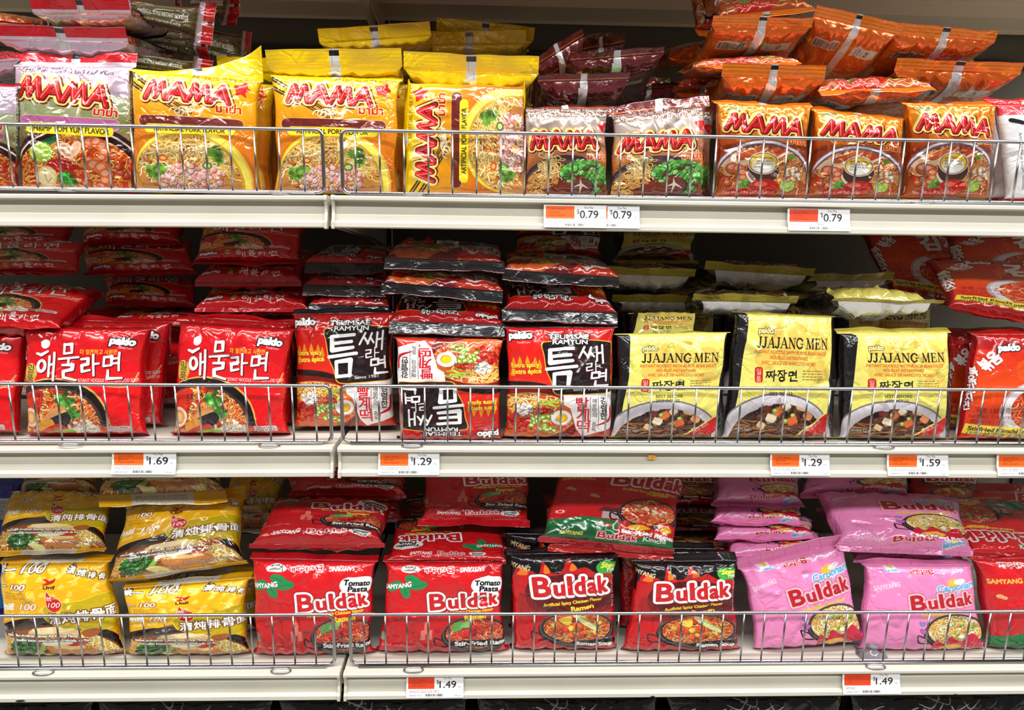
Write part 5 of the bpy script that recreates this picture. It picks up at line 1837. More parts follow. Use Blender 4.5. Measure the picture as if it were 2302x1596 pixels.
# ------------------------------------------------------------------ price tags
def price_tag(k, px0, px1, py, price, unit, per, name, extra, label, dy=0.0, orange=(240, 100, 24), vis=True):
    A = Art(33, (246, 246, 248), 0, 100, 4.0)
    A.rect(3, 2, 49, 20, orange)
    for i, t in enumerate(('UNIT PRICE', unit, 'PER ' + per)):
        A.text(t, 10, 8 + 4.3 * i, 2.8, (150, 40, 10), w=(24 if len(t) > 5 else None) if i != 1 else 15, bold=0.1)
    A.text('You Pay', 64, 5.2, 3.0, (70, 70, 72), w=15)
    A.text('$', 53, 12.5, 6.0, (40, 40, 44))
    A.text(price, 58, 18.6, 10.5, (30, 30, 34), w=29, bold=0.35)
    A.text('.TX', 89, 19, 3.0, (70, 70, 72))
    A.text(name, 5, 26.0, 4.4, (70, 70, 78), w=min(52, 2.3 * len(name)))
    A.text('648436' + str(10000 + 137 * len(name)), 5, 30.6, 2.2, (90, 90, 96), w=22)
    A.codebar(34, 27.2, 30, 3.6)
    A.text(extra, 84, 31, 2.4, (90, 90, 96), w=11)
    p0, p1 = at(px0, py, 0.0), at(px1, py, 0.0)
    z = ZS[k]
    prof = [(-0.0004 + dy, -0.0070), (-0.0012 + dy, -0.0130), (-0.0024 + dy, -0.0215), (-0.0062 + dy, -0.0296), (-0.0074 + dy, -0.0338)]
    n = len(prof)
    V = [(x, y, z + q) for y, q in prof for x in (p0[0], p1[0])] + [(x, y + 0.0004, z + q) for y, q in prof for x in (p0[0], p1[0])]
    F = [(2 * i, 2 * i + 2, 2 * i + 3, 2 * i + 1) for i in range(n - 1)]
    F += [(2 * n + 1 + 2 * i, 2 * n + 3 + 2 * i, 2 * n + 2 + 2 * i, 2 * n + 2 * i) for i in range(n - 1)]
    F += [(0, 1, 2 * n + 1, 2 * n), (2 * n - 2, 4 * n - 2, 4 * n - 1, 2 * n - 1)]
    F += [(2 * i, 2 * n + 2 * i, 2 * n + 2 * i + 2, 2 * i + 2) for i in range(n - 1)] + [(2 * i + 1, 2 * i + 3, 2 * n + 2 * i + 3, 2 * n + 2 * i + 1) for i in range(n - 1)]
    al = np.concatenate([[0], np.cumsum([math.dist(prof[i], prof[i + 1]) for i in range(n - 1)])])
    tt = 1 - al / al[-1]
    uv = np.array([(u, v) for v in tt for u in (0, 1)] * 2)
    im = make_image('print_tag', A.px)
    m = film('tag_print', im, 0.0, 0.35, 0.5, 0.0)
    o = mesh('price_tag', V, F, m, None, uv, False, origin=((p0[0] + p1[0]) / 2, 0, z - 0.03))
    tag(o, label, 'price tag', 'price tags on the shelf rails')


price_tag(1, 1222, 1362, 480, '0.79', '$0.0082', 'GRAM', 'MAMA YELLOW CURRY NOODLES', '90 gm', 'white and orange 0.79 price tag under the brown beef packet, overlapping another tag', -0.0012)
price_tag(1, 1296, 1437, 482, '0.79', '$0.0082', 'GRAM', 'MAMA ARTIFICIAL CURR Y FLAVOR', '90 gm', 'half covered 0.79 price tag tucked behind the yellow curry tag')
price_tag(1, 1769, 1909, 488, '0.79', '$0.0082', 'GRAM', 'MAMA INSTANT NOODLES 媽媽麵', '55 gm', 'white and orange 0.79 price tag under the orange hotpot packets', orange=(226, 66, 24))
price_tag(2, 254, 398, 1040, '1.69', '$0.013', 'GRAM', 'PANSTIRFRIED NOODLE', '130 gm', 'white and orange 1.69 price tag under the red seafood packets')
price_tag(2, 851, 988, 1036, '1.29', '$0.305', 'OUNCE', 'PALDO SEAFOOD NOODLE', '4.23 oz', 'white and orange 1.29 price tag marked seafood noodle, near the rail seam')
price_tag(2, 1730, 1863, 1040, '1.29', '$0.0108', 'GRAM', 'PALDO TEUMSAE RAMYUN', '120 gm', 'white and orange 1.29 price tag under the bulging bean sauce packet')
price_tag(2, 1992, 2129, 1041, '1.59', '$0.0142', 'GRAM', 'SOON VEGGIE NOODLE SOUP', '112 gm', 'white and orange 1.59 price tag marked veggie noodle soup')
price_tag(2, 2238, 2376, 1043, '1.29', '$0.0109', 'GRAM', 'UNIF 100 BEEF N', '108 gm', 'price tag with orange block cut by the picture edge, under the kimchi packet')
price_tag(3, 914, 1042, 1538, '1.49', '$0.0106', 'GRAM', 'SAMYANG HOT CHICKEN FLAVOR TOMATO', '140 gm', 'white and red 1.49 price tag under the tomato pasta packets', orange=(226, 62, 22))
price_tag(3, 1892, 2021, 1534, '1.49', '', '', 'SAMYANG', '', 'white and red 1.49 price tag under the pink packets', orange=(226, 62, 22))
_p = at(1465, 1028, -0.001)
_A = Art(50, (240, 170, 40), 0, 100, 0.8)
_A.text('.79', 20, 36, 24, (200, 60, 20), w=60)
_v, _f = box(_p[0] - 0.0042, _p[0] + 0.0042, -0.0022, 0.0012, _p[2] - 0.0022, _p[2] + 0.0022)
_o = mesh('price_sticker', _v, _f, film('sticker_print', make_image('print_sticker', _A.px), 0, 0.5, 0.1, 0.0), None, np.array([(((x - _p[0]) / 0.0084) + 0.5, ((z - _p[2]) / 0.0044) + 0.5) for x, y, z in _v]), False, origin=(_p[0], 0, _p[2]))
tag(_o, 'tiny orange sticker stuck on the bare middle rail', 'sticker')

# a clear suction cup lying behind the lowest fence
_c = at(1958, 1486, 0.030)
_c[2] = ZS[3]
cup = tag(empty('suction_cup', _c), 'small clear plastic suction cup on the shelf beside the pink packet', 'suction cup')
_V, _F = [], []
for i, (r, h) in enumerate(((0.0, 0.0), (0.020, 0.0), (0.0205, 0.001), (0.014, 0.004), (0.007, 0.008), (0.006, 0.011), (0.0, 0.0112))):
    for j in range(20):
        t = 2 * math.pi * j / 20
        _V.append((_c[0] + r * math.cos(t), _c[1] + r * math.sin(t), _c[2] + h))
    if i:
        _F += [((i - 1) * 20 + j, (i - 1) * 20 + (j + 1) % 20, i * 20 + (j + 1) % 20, i * 20 + j) for j in range(20)]
mesh('cup', _V, _F, M_CLEAR, cup)
_V, _F = [], []
for i, (r, h) in enumerate(((0.0, 0.011), (0.004, 0.0112), (0.0075, 0.013), (0.0075, 0.016), (0.0, 0.0172))):
    for j in range(16):
        t = 2 * math.pi * j / 16
        _V.append((_c[0] + r * math.cos(t), _c[1] + r * math.sin(t), _c[2] + h))
    if i:
        _F += [((i - 1) * 16 + j, (i - 1) * 16 + (j + 1) % 16, i * 16 + (j + 1) % 16, i * 16 + j) for j in range(16)]
mesh('knob', _V, _F, M_CLEAR, cup)

# ------------------------------------------------------------------ the packets
KIND = {'tomyumside': ('shrimp_noodle_packet', 'lilac shrimp noodle packets'), 'tomyum': ('shrimp_noodle_packet', 'lilac shrimp noodle packets'), 'pork': ('pork_noodle_packet', 'yellow pork noodle packets'), 'beef': ('beef_noodle_packet', 'brown beef noodle packets'),
        'hotpot': ('hotpot_noodle_packet', 'orange hotpot noodle packets'), 'white': ('white_noodle_packet', 'white noodle packets'), 'seafood': ('seafood_noodle_packet', 'red seafood noodle packets'),
        'teumsae': ('spicy_noodle_packet', 'red and black extra spicy packets'), 'jjajang': ('bean_sauce_noodle_packet', 'black and yellow bean sauce packets'), 'kimchi': ('kimchi_noodle_packet', 'red stirfried kimchi packets'),
        'chop': ('pork_chop_noodle_packet', 'mustard pork chop noodle packets'), 'tomato': ('tomato_ramen_packet', 'red tomato pasta ramen packets'), 'stew': ('stew_ramen_packet', 'black and red stew ramen packets'),
        'carbonara': ('carbonara_ramen_packet', 'pink carbonara ramen packets'), 'kimchired': ('kimchi_ramen_packet', 'red and green kimchi ramen packets'), 'blue': ('blue_noodle_packet', 'blue packets'), 'black': ('black_noodle_packet', 'black packets under the lowest shelf')}
_seed = [0]
ADJ = {1: (0, 0.722), 2: (0.06, 0.722), 7: (0, 0.722), 18: (0, 0.722), 22: (0.06, 0.722), 26: (0, 0.722), 28: (0, 0.722), 29: (0.06, 0.722), 30: (0.06, 0.722), 33: (0, 0.722), 34: (0, 0.722), 35: (0, 0.722), 38: (0, 0.722), 39: (0, 0.722), 40: (0, 0.722), 41: (0, 0.722), 42: (0, 0.722), 43: (0, 0.722), 44: (0, 0.722), 45: (0, 0.722), 47: (0.06, 0.722), 48: (0.06, 0.722), 49: (0.06, 0.722), 63: (0.06, 0.722), 64: (0, 0.722), 70: (0.06, 0.722), 71: (0.06, 0.722), 72: (0, 0.722), 73: (0.06, 0.722), 78: (0, 0.722), 79: (0, 0.722), 80: (0, 0.722), 81: (0, 0.722), 82: (0.06, 0.722), 83: (0.06, 0.722), 84: (0, 0.722), 85: (0, 0.722), 87: (0.06, 0.722), 90: (0.06, 0.722), 91: (0.06, 0.722), 93: (0, 0.722), 94: (0, 0.722), 96: (0, 0.722), 97: (0.06, 0.722), 102: (0.06, 0.722), 107: (0, 0.722), 108: (0, 0.722), 109: (0.06, 0.722), 110: (0, 0.722), 112: (0, 0.722), 121: (0.06, 0.722), 122: (0.06, 0.722), 123: (0, 0.722), 124: (0, 0.722), 125: (0.06, 0.722), 127: (0.06, 0.722), 128: (0.06, 0.722), 136: (0.06, 0.722), 137: (0, 0.722), 139: (0, 0.722), 140: (0.06, 0.722), 142: (0, 0.722), 143: (0.06, 0.722)}      # packet number: (pushed back by, thickness factor)


VLOW = {'seafood': 0.125, 'tomato': 0.105, 'carbonara': 0.09, 'kimchired': 0.07, 'stew': 0.045, 'kimchi': 0.04}      # print that wraps under the foot


def pk(dsn, label, bl, br, tr, tl, Yb, Yt=None, row=None, **kw):
    """A packet whose front is seen between four pixels, its foot at depth Yb and its head at Yt."""
    Yt = Yb if Yt is None else Yt
    _seed[0] += 1
    dy, ft = ADJ.get(_seed[0], (0.0, 1.0))
    dy = min(dy, 0.0 if Yb < 0.057 else 0.06)
    Yb, Yt = Yb + dy, Yt + dy
    kw['T'] = kw.get('T', 0.034) * ft
    c = [at(*bl, Yb), at(*br, Yb), at(*tr, Yt), at(*tl, Yt)]
    if row:
        for q in c:
            q[2] = max(q[2], ZS[row] + 0.004)
    kw.setdefault('seed', _seed[0])
    n, g = KIND[dsn]
    return packet(dsn, n, label, g, c, **kw)


def up(dsn, label, row, bl, br, tr, tl, Yb=0.037, Yt=None, **kw):
    kw.setdefault('fins', ((0.010, -88), (0.013, -70)))
    kw.setdefault('vr', (VLOW.get(dsn, 0.0), 1.0))
    return pk(dsn, label, bl, br, tr, tl, Yb, Yt, row, **kw)


def lie(dsn, label, nl, nr, Y, length=0.125, slope=6, head=False, Y2=None, **kw):
    """A packet lying with its near end's seal between two pixels at depth Y; head: the near end is its top."""
    _seed[0] += 1
    dy, ft = ADJ.get(_seed[0], (0.0, 1.0))
    dy = min(dy, 0.0 if Y < 0.063 else 0.06)
    kw['T'] = kw.get('T', 0.033) * ft
    A, B = at(*nl, Y + dy), at(*nr, (Y if Y2 is None else Y2) + dy)
    x = B - A
    h = np.array([-x[1], x[0], 0.0])
    h /= np.linalg.norm(h)
    s = math.radians(slope)
    d = (math.cos(s) * h + math.sin(s) * np.array([0, 0, 1.0])) * length
    c = [B + d, A + d, A, B] if head else [A, B, B + d, A + d]
    kw.setdefault('seed', _seed[0])
    n, g = KIND[dsn]
    return packet(dsn, n, label, g, c, **kw)


UPF = ((0.018, 72), (0.014, -30))          # near seal turned up

# ---- top row, standing
up('tomyum', 'lilac shrimp packet cut by the picture edge, standing at the row end', 1, (-215, 432), (44, 432), (42, 200), (-215, 192))
up('tomyum', 'whole lilac and green shrimp packet with red top seal, standing', 1, (54, 432), (300, 432), (297, 152), (40, 150), 0.037, 0.047, fins=((0.01, -88), (0.018, -12)), T=0.036)
up('pork', 'yellow pork packet with a folded top corner sticking up', 1, (310, 433), (578, 433), (580, 182), (302, 160), 0.037, 0.042, fins=((0.01, -88), ((0.004, 0.040), (-60, 8))))
up('pork', 'yellow pork packet standing just behind the one with the folded corner', 1, (345, 432), (606, 432), (614, 195), (340, 180), 0.078, 0.080)
up('pork', 'shaded yellow pork packet third in the file behind the folded corner', 1, (372, 431), (622, 431), (628, 200), (370, 185), 0.118, 0.120)
up('pork', 'upright yellow pork packet in the gap between two wire fences', 1, (624, 434), (888, 434), (893, 182), (620, 172), 0.037, 0.043)
up('pork', 'yellow pork packet hidden behind the one between the two fences', 1, (655, 433), (908, 433), (914, 195), (650, 185), 0.079)
up('pork', 'yellow pork packet standing on its side, lettering running upwards', 1, (1180, 440), (1178, 196), (920, 190), (914, 440), 0.037)
up('beef', 'brown beef packet beside the sideways yellow packet', 1, (1184, 441), (1360, 441), (1362, 245), (1180, 244))
up('beef', 'taller silvery brown beef packet beside the first orange packet', 1, (1374, 441), (1574, 440), (1584, 240), (1378, 262), 0.037, 0.042, fins=((0.01, -88), (0.016, -20)))
up('beef', 'shaded beef packet behind the taller silvery brown one', 1, (1400, 440), (1592, 440), (1598, 250), (1400, 255), 0.085)
up('hotpot', 'orange hotpot packet beside the taller brown beef packet', 1, (1608, 441), (1806, 441), (1816, 240), (1616, 232))
up('hotpot', 'shorter middle one of three standing orange hotpot packets', 1, (1816, 441), (2014, 441), (2026, 268), (1832, 248), 0.037)
up('hotpot', 'orange hotpot packet beside the white packet', 1, (2034, 441), (2216, 441), (2230, 238), (2040, 234), 0.037)
up('white', 'white noodle packet with red top cut by the picture edge', 1, (2266, 446), (2480, 446), (2470, 240), (2244, 238), 0.037)
up('white', 'white noodle packet peeking out behind the other white packet', 1, (2234, 445), (2440, 445), (2430, 228), (2222, 225), 0.080)

# ---- top row, lying on the standing ones
lie('tomyum', 'lilac shrimp packet lying across the two standing lilac ones', (8, 92), (278, 97), 0.045, fins=UPF)
lie('tomyum', 'topmost lilac shrimp packet with a red seal at the picture top', (84, 32), (288, 34), 0.050, fins=UPF)
lie('tomyum', 'lilac shrimp packet lying at the picture corner beside the topmost one', (-150, 50), (66, 56), 0.066, fins=((0.008, 20), (0.01, 0)))
lie('tomyum', 'lilac shrimp packet lying low at the picture edge, red seal drooping', (-165, 152), (34, 138), 0.047, fins=((0.014, 50), (0.01, 0)))
for lab, c, Ya, Yb_ in (('dark green side of a shrimp packet in the stack, white lettering, uppermost', [(296, 44), (292, 8), (448, 20), (440, 78)], 0.10, 0.13),
                   ('dark green side of a shrimp packet in the stack, second from its top', [(282, 104), (286, 58), (440, 72), (436, 134)], 0.10, 0.13),
                   ('dark green side of a shrimp packet lowest in the stack behind the pork packet', [(286, 152), (288, 116), (440, 142), (430, 170)], 0.10, 0.12)):
    pk('tomyumside', lab, c[1], c[0], c[3], c[2], Ya, Yb_, T=0.04, fins=((0.008, 20), (0.02, 10)))
pk('tomyumside', 'shaded shrimp packet deep in the corner with a red end seal high up', (408, -20), (410, 30), (500, 40), (510, -15), 0.17, 0.20, fins=((0.01, 10), (0.022, 40)), T=0.05)
pk('tomyumside', 'shaded shrimp packet deep behind the folded yellow corner', (425, 60), (420, 120), (540, 150), (545, 85), 0.20, 0.22, fins=((0.01, 10), (0.012, 10)), T=0.05)
lie('pork', 'yellow pork packet lying on the one between the fences, black-marked silver strip', (612, 152), (895, 148), 0.043, fins=((0.0205, 66), (0.014, -30)), front=0.60, slope=-6, T=0.040)
lie('pork', 'yellow pork packet lying on the sideways packet', (922, 156), (1196, 166), 0.043, fins=((0.0205, 60), (0.014, -30)), T=0.042, slope=-8)
lie('pork', 'shaded yellow pork packet lying further back, higher of the dim pair', (726, 98), (962, 82), 0.17, fins=((0.019, 66), (0.01, 0)), slope=-4)
lie('pork', 'shaded yellow pork packet lying further back beside the brown packets', (934, 104), (1176, 100), 0.175, fins=((0.020, 66), (0.01, 0)), slope=-4)
lie('pork', 'dim yellow pork packet underneath the two shaded ones', (830, 158), (1080, 156), 0.20, fins=((0.014, 60), (0.01, 0)), T=0.024)
lie('pork', 'dim yellow pork packet right at the back near the brown packets', (990, 72), (1190, 92), 0.26, fins=((0.02, 78), (0.01, 0)), length=0.12)
lie('pork', 'dim yellow pork packet lying behind the folded yellow corner', (500, 160), (660, 168), 0.16, fins=((0.02, 78), (0.01, 0)))
lie('beef', 'brown beef packet tilted steeply beside the yellow packets', (1206, 150), (1304, 88), 0.100, fins=((0.012, 40), (0.01, 0)), T=0.045, length=0.12, slope=-19, rough=1.5)
lie('beef', 'brown beef packet lying with an orange stripe, higher of the lit pair', (1292, 138), (1482, 122), 0.072, fins=((0.010, 40), (0.01, 0)), T=0.042, slope=-16, rough=1.5)
lie('beef', 'brown beef packet lying with a barcode, lower of the lit pair', (1220, 186), (1404, 180), 0.046, fins=((0.010, 40), (0.01, 0)), T=0.046, slope=-18, rough=1.5)
lie('beef', 'shaded brown packet squeezed between the lit pair and the orange packets', (1402, 206), (1516, 196), 0.19, fins=((0.01, 40), (0.01, 0)), length=0.11)
lie('beef', 'almost black packet behind the higher striped brown one', (1310, 116), (1392, 100), 0.19, fins=((0.02, 40), (0.01, 0)), length=0.11, T=0.045)
OF = ((0.012, 45), (0.012, -20))
lie('hotpot', 'topmost orange packet leaving the picture top', (1622, 36), (1822, 16), 0.060, fins=((0.008, -30), (0.01, 0)), slope=26, T=0.034)
lie('hotpot', 'orange packet second from the top with a silver strip', (1608, 58), (1816, 62), 0.058, fins=OF, slope=-14, rough=1.6, T=0.036)
lie('hotpot', 'bright orange packet tilted downwards between two stacks', (1838, 40), (2010, 78), 0.062, fins=((0.014, 45), (0.01, 0)), T=0.046, slope=-19, rough=1.6)
lie('hotpot', 'orange packet with a pointed end high at the back panel', (2014, 78), (2226, 96), 0.066, fins=((0.014, 50), (0.01, 0)), T=0.040, slope=-13, rough=1.6)
lie('hotpot', 'orange packet showing its noodle picture and net weight, third in its stack', (1566, 150), (1790, 140), 0.056, fins=((0.010, -20), (0.01, 0)), slope=7, length=0.08, T=0.028)
lie('hotpot', 'orange packet with a crumpled corner resting on the standing ones', (1632, 172), (1842, 178), 0.043, fins=((0.016, 62), (0.01, 0)), slope=-11, T=0.046, rough=1.8)
lie('hotpot', 'arched orange packet with a green lime on top, resting on the middle one', (1850, 204), (2086, 196), 0.042, fins=((0.010, -25), (0.01, 0)), slope=6, length=0.10, T=0.042, rough=1.6)
lie('hotpot', 'orange packet with a wide silver strip nearest the white packet', (2020, 158), (2282, 168), 0.080, fins=((0.015, 50), (0.01, 0)), T=0.046, slope=-15, rough=1.6)
_seed[0] += 1
lie('hotpot', 'orange packet half covered by the one with the pointed end', (2000, 140), (2190, 146), 0.085, fins=((0.006, 20), (0.01, 0)), slope=32, length=0.10)
lie('hotpot', 'dark orange packet in the shadow beside the net weight one', (1510, 128), (1640, 104), 0.17, fins=((0.014, 30), (0.01, 0)), length=0.11, T=0.045)
lie('hotpot', 'dark orange packet low in the shadow beside the brown ones', (1520, 206), (1640, 190), 0.13, fins=((0.012, 30), (0.01, 0)), length=0.11, T=0.045)
pk('hotpot', 'dark orange packet end hanging beside the topmost stack', (1568, 66), (1616, 68), (1612, -20), (1552, -20), 0.15, 0.16, T=0.024)

# ---- middle row, standing
up('seafood', 'red seafood packet cut by the picture edge, standing', 2, (-210, 985), (40, 985), (56, 752), (-210, 748), 0.050, 0.062)
up('seafood', 'front red seafood packet with the gold oval, close to the picture edge', 2, (72, 987), (320, 987), (332, 738), (64, 736), 0.046, 0.056, T=0.040, fins=((0.012, -60), (0.013, -100)))
up('seafood', 'dark red seafood packet standing right behind the front one', 2, (128, 972), (364, 970), (382, 724), (116, 720), 0.092, 0.10, T=0.038)
up('seafood', 'front red seafood packet beside the black-lettered extra spicy ones', 2, (396, 974), (640, 984), (652, 740), (412, 724), 0.050, 0.058, T=0.040, fins=((0.012, -60), (0.013, -100)))
up('seafood', 'dark red seafood packet behind the one next to the extra spicy ones', 2, (430, 966), (650, 966), (660, 728), (430, 712), 0.10, 0.105)
up('teumsae', 'extra spicy packet standing at the seam between the two fences', 2, (668, 958), (884, 956), (884, 702), (668, 706), 0.072, 0.076, T=0.038)
c4 = [at(1126, 762, 0.043), at(893, 758, 0.043), at(902, 986, 0.037), at(1120, 986, 0.037)]
packet('teumsae', KIND['teumsae'][0], 'extra spicy packet standing upside down', KIND['teumsae'][1], c4, T=0.036, seed=401, fins=((0.010, -80), (0.010, -88)))
up('teumsae', 'extra spicy packet with big white lettering beside the bean sauce packets', 2, (1136, 987), (1368, 988), (1378, 736), (1144, 736), 0.037, 0.043, T=0.036)
up('jjajang', 'standing bean sauce packet beside the extra spicy packet', 2, (1378, 989), (1616, 990), (1632, 748), (1392, 752), 0.037, 0.043, fins=((0.012, -80), (0.012, -100)), rough=1.3)
up('jjajang', 'tallest bean sauce packet, in the middle of the three', 2, (1626, 990), (1868, 988), (1868, 712), (1656, 702), 0.037, 0.043, fins=((0.012, -80), (0.012, -95)), rough=1.3)
up('jjajang', 'standing bean sauce packet beside the red kimchi packet', 2, (1888, 990), (2128, 990), (2128, 748), (1892, 750), 0.037, 0.043, fins=((0.012, -80), (0.012, -60)), rough=1.3)
up('kimchi', 'standing red kimchi packet with yellow banner cut by the picture edge', 2, (2152, 992), (2400, 1000), (2400, 752), (2194, 752), 0.038, 0.046, T=0.040)
up('kimchi', 'dark red kimchi packet standing in the gap beside the bean sauce packet', 2, (2110, 978), (2330, 980), (2330, 745), (2128, 748), 0.095, 0.10)

for _lab, _x0, _x1 in (('dark red seafood packet deep behind the ones at the picture edge', -60, 190), ('dark red seafood packet deep in the gap between the two front ones', 200, 430), ('dark red seafood packet deep behind the one next to the extra spicy ones', 440, 660)):
    up('seafood', _lab, 2, (_x0, 925), (_x1, 925), (_x1 + 4, 700), (_x0 - 4, 700), 0.20, 0.205)
for _lab, _x0, _x1 in (('blackish bean sauce packet deep behind the first standing one', 1400, 1600), ('blackish bean sauce packet deep behind the tallest one', 1625, 1850), ('blackish bean sauce packet deep beside the kimchi packets', 1880, 2090)):
    up('jjajang', _lab, 2, (_x0, 895), (_x1, 895), (_x1 + 4, 655), (_x0 - 4, 655), 0.30, 0.305)

# ---- middle row, stacked and leaning
pk('seafood', 'red seafood packet sliding down on the standing ones at the picture edge', (-95, 738), (128, 738), (226, 660), (-40, 652), 0.045, 0.16, T=0.036)
pk('seafood', 'seafood packet leaning in the shadow, lower one of the middle stack', (242, 682), (438, 688), (436, 630), (240, 628), 0.13, 0.19)
pk('seafood', 'seafood packet leaning in the shadow, upper one of the middle stack', (196, 614), (438, 612), (424, 546), (192, 548), 0.15, 0.21)
pk('seafood', 'seafood packet in the shadow at the picture edge, lower of two', (-60, 612), (172, 610), (188, 550), (-60, 548), 0.15, 0.20)
pk('seafood', 'seafood packet in the shadow at the picture edge, right under the shelf', (-80, 552), (148, 548), (165, 500), (-80, 500), 0.18, 0.22)
pk('seafood', 'blackish seafood packet deep at the back right under the shelf', (190, 548), (400, 546), (416, 500), (196, 500), 0.25, 0.29)
pk('seafood', 'seafood packet with a large noodle picture high above the stack of two', (446, 588), (668, 588), (684, 510), (458, 505), 0.15, 0.20)
lie('seafood', 'seafood packet lying in the dark stack, upper of its two strips', (448, 634), (668, 634), 0.135, fins=((0.006, -60), (0.01, 0)), slope=16)
lie('seafood', 'seafood packet lying in the dark stack, lower of its two strips', (448, 692), (682, 692), 0.125, fins=((0.006, -60), (0.01, 0)), slope=16)
lie('seafood', 'seafood packet tucked beneath the leaning middle stack', (250, 722), (436, 722), 0.15, fins=((0.006, -60), (0.01, 0)), slope=4, T=0.022)
BF = ((0.01, 0), (0.017, -52))
lie('teumsae', 'black-ended spicy packet in the dark stack at the seam, topmost', (694, 590), (862, 592), 0.13, head=True, fins=BF, slope=6)
lie('teumsae', 'black-ended spicy packet in the dark stack at the seam, second', (690, 640), (862, 644), 0.115, head=True, fins=BF, slope=6)
lie('teumsae', 'black-ended spicy packet in the dark stack at the seam, lowest', (702, 684), (868, 688), 0.105, head=True, fins=BF, slope=6)
lie('teumsae', 'topmost lit spicy packet on the upside-down one, crinkled and shiny', (874, 578), (1126, 588), 0.047, head=False, fins=((0.017, -50), (0.01, 0)), slope=5, T=0.036, rough=1.5)
lie('teumsae', 'second lit spicy packet from the top of the upside-down stack', (868, 634), (1122, 654), 0.046, head=False, fins=((0.017, -50), (0.01, 0)), slope=5, T=0.036, rough=1.5)
lie('teumsae', 'lowest lit spicy packet resting on the upside-down one', (884, 722), (1126, 730), 0.046, head=True, fins=BF, slope=12, T=0.038)
lie('teumsae', 'upper lit spicy packet stacked beside the bean sauce packets', (1138, 606), (1382, 622), 0.047, head=False, fins=((0.017, -50), (0.01, 0)), slope=5, T=0.036, rough=1.5)
lie('teumsae', 'lower lit spicy packet stacked beside the bean sauce packets', (1140, 694), (1376, 702), 0.046, head=True, fins=BF, slope=12, T=0.036)
pk('teumsae', 'dark spicy packet leaning at the back above the lit stack', (1158, 572), (1345, 572), (1350, 505), (1162, 505), 0.14, 0.19)
JF = ((0.014, 50), (0.01, 0))
lie('jjajang', 'bean sauce packet lying at the back, nearer the spicy stack', (1356, 616), (1550, 622), 0.165, fins=JF, slope=-9, T=0.04)
lie('jjajang', 'bean sauce packet lying high at the back with a yellow crimped end', (1594, 606), (1816, 620), 0.155, fins=JF, slope=-9, T=0.04)
lie('jjajang', 'bean sauce packet lying behind the high one, only its yellow end showing', (1818, 632), (2000, 630), 0.16, fins=JF, slope=-9)
lie('jjajang', 'bean sauce packet lying low behind the first standing one', (1382, 678), (1558, 680), 0.105, fins=JF, slope=-9, T=0.036)
lie('jjajang', 'bean sauce packet lying low behind the tallest standing one', (1566, 676), (1780, 682), 0.105, fins=JF, slope=-9, T=0.036)
lie('jjajang', 'crumpled bean sauce packet showing nutrition facts, lying on a standing one', (1880, 676), (2108, 682), 0.045, head=True, fins=((0.01, 0), (0.007, 30)), slope=-8, T=0.050, rough=1.6)
pk('jjajang', 'bean sauce packet leaning right behind the first standing one', (1404, 790), (1566, 786), (1562, 706), (1420, 706), 0.095, 0.125)
pk('jjajang', 'almost black bean sauce packet deep at the back under the shelf', (1385, 585), (1560, 585), (1560, 530), (1385, 530), 0.25, 0.28)
pk('kimchi', 'red kimchi packet slanting down above the standing one, showing its banner', (2140, 690), (2420, 740), (2390, 600), (2090, 590), 0.050, 0.12, T=0.040)
pk('kimchi', 'red kimchi packet lying topmost under the shelf, cut by the picture edge', (2150, 625), (2420, 660), (2400, 530), (2130, 530), 0.125, 0.18, T=0.036)
pk('kimchi', 'dark red kimchi packet deep behind the slanting one', (2010, 660), (2200, 690), (2150, 520), (1935, 520), 0.24, 0.30, T=0.03)

# ---- lowest row, standing
up('chop', 'mustard pork chop packet standing at the picture edge', 3, (24, 1500), (278, 1490), (238, 1262), (10, 1266), 0.044, 0.056, T=0.042)
up('chop', 'mustard pork chop packet standing beside the tomato pasta packets', 3, (300, 1502), (556, 1492), (552, 1300), (290, 1322), 0.042, 0.056, T=0.042)
up('chop', 'shaded mustard packet behind the standing one beside the tomato packets', 3, (330, 1470), (575, 1470), (578, 1290), (330, 1290), 0.10)
up('blue', 'blue packet cut by the picture edge beside the mustard packets', 3, (-180, 1472), (14, 1468), (40, 1085), (-160, 1080), 0.08, 0.13, T=0.05)
up('tomato', 'standing tomato pasta packet in front of the rail seam', 3, (582, 1494), (834, 1494), (838, 1262), (574, 1256), 0.042, 0.050, T=0.040)
up('tomato', 'standing tomato pasta packet beside the stew packets, lit top', 3, (858, 1488), (1132, 1486), (1126, 1262), (872, 1262), 0.046, 0.054, T=0.040)
up('stew', 'standing stew packet beside the tomato pasta packet', 3, (1156, 1474), (1376, 1484), (1382, 1244), (1150, 1246), 0.050, 0.056, T=0.036)
up('stew', 'standing stew packet beside the pink packets', 3, (1406, 1484), (1652, 1490), (1648, 1262), (1430, 1262), 0.045, 0.052, T=0.036, fins=((0.012, -60), (0.014, -50)))
up('stew', 'black stew packet behind the one beside the tomato packets', 3, (1150, 1460), (1368, 1460), (1368, 1205), (1146, 1200), 0.105)
up('stew', 'black stew packet behind the one beside the pink packets', 3, (1392, 1462), (1580, 1462), (1600, 1235), (1392, 1230), 0.105)
pk('carbonara', 'pink carbonara packet tipped over sideways beside the stew packet', (1702, 1488), (1936, 1436), (1888, 1222), (1668, 1276), 0.045, 0.055, 3, T=0.048, vr=(0.09, 1.0), fins=((0.012, -60), (0.014, 0)))
up('carbonara', 'pink carbonara packet standing straight beside the red kimchi packet', 3, (1934, 1490), (2200, 1494), (2178, 1270), (1946, 1270), 0.042, 0.052, T=0.044)
up('kimchired', 'standing red kimchi ramen packet cut by the picture edge, green at its foot', 3, (2222, 1490), (2480, 1492), (2480, 1252), (2190, 1256), 0.045, 0.054, T=0.042)

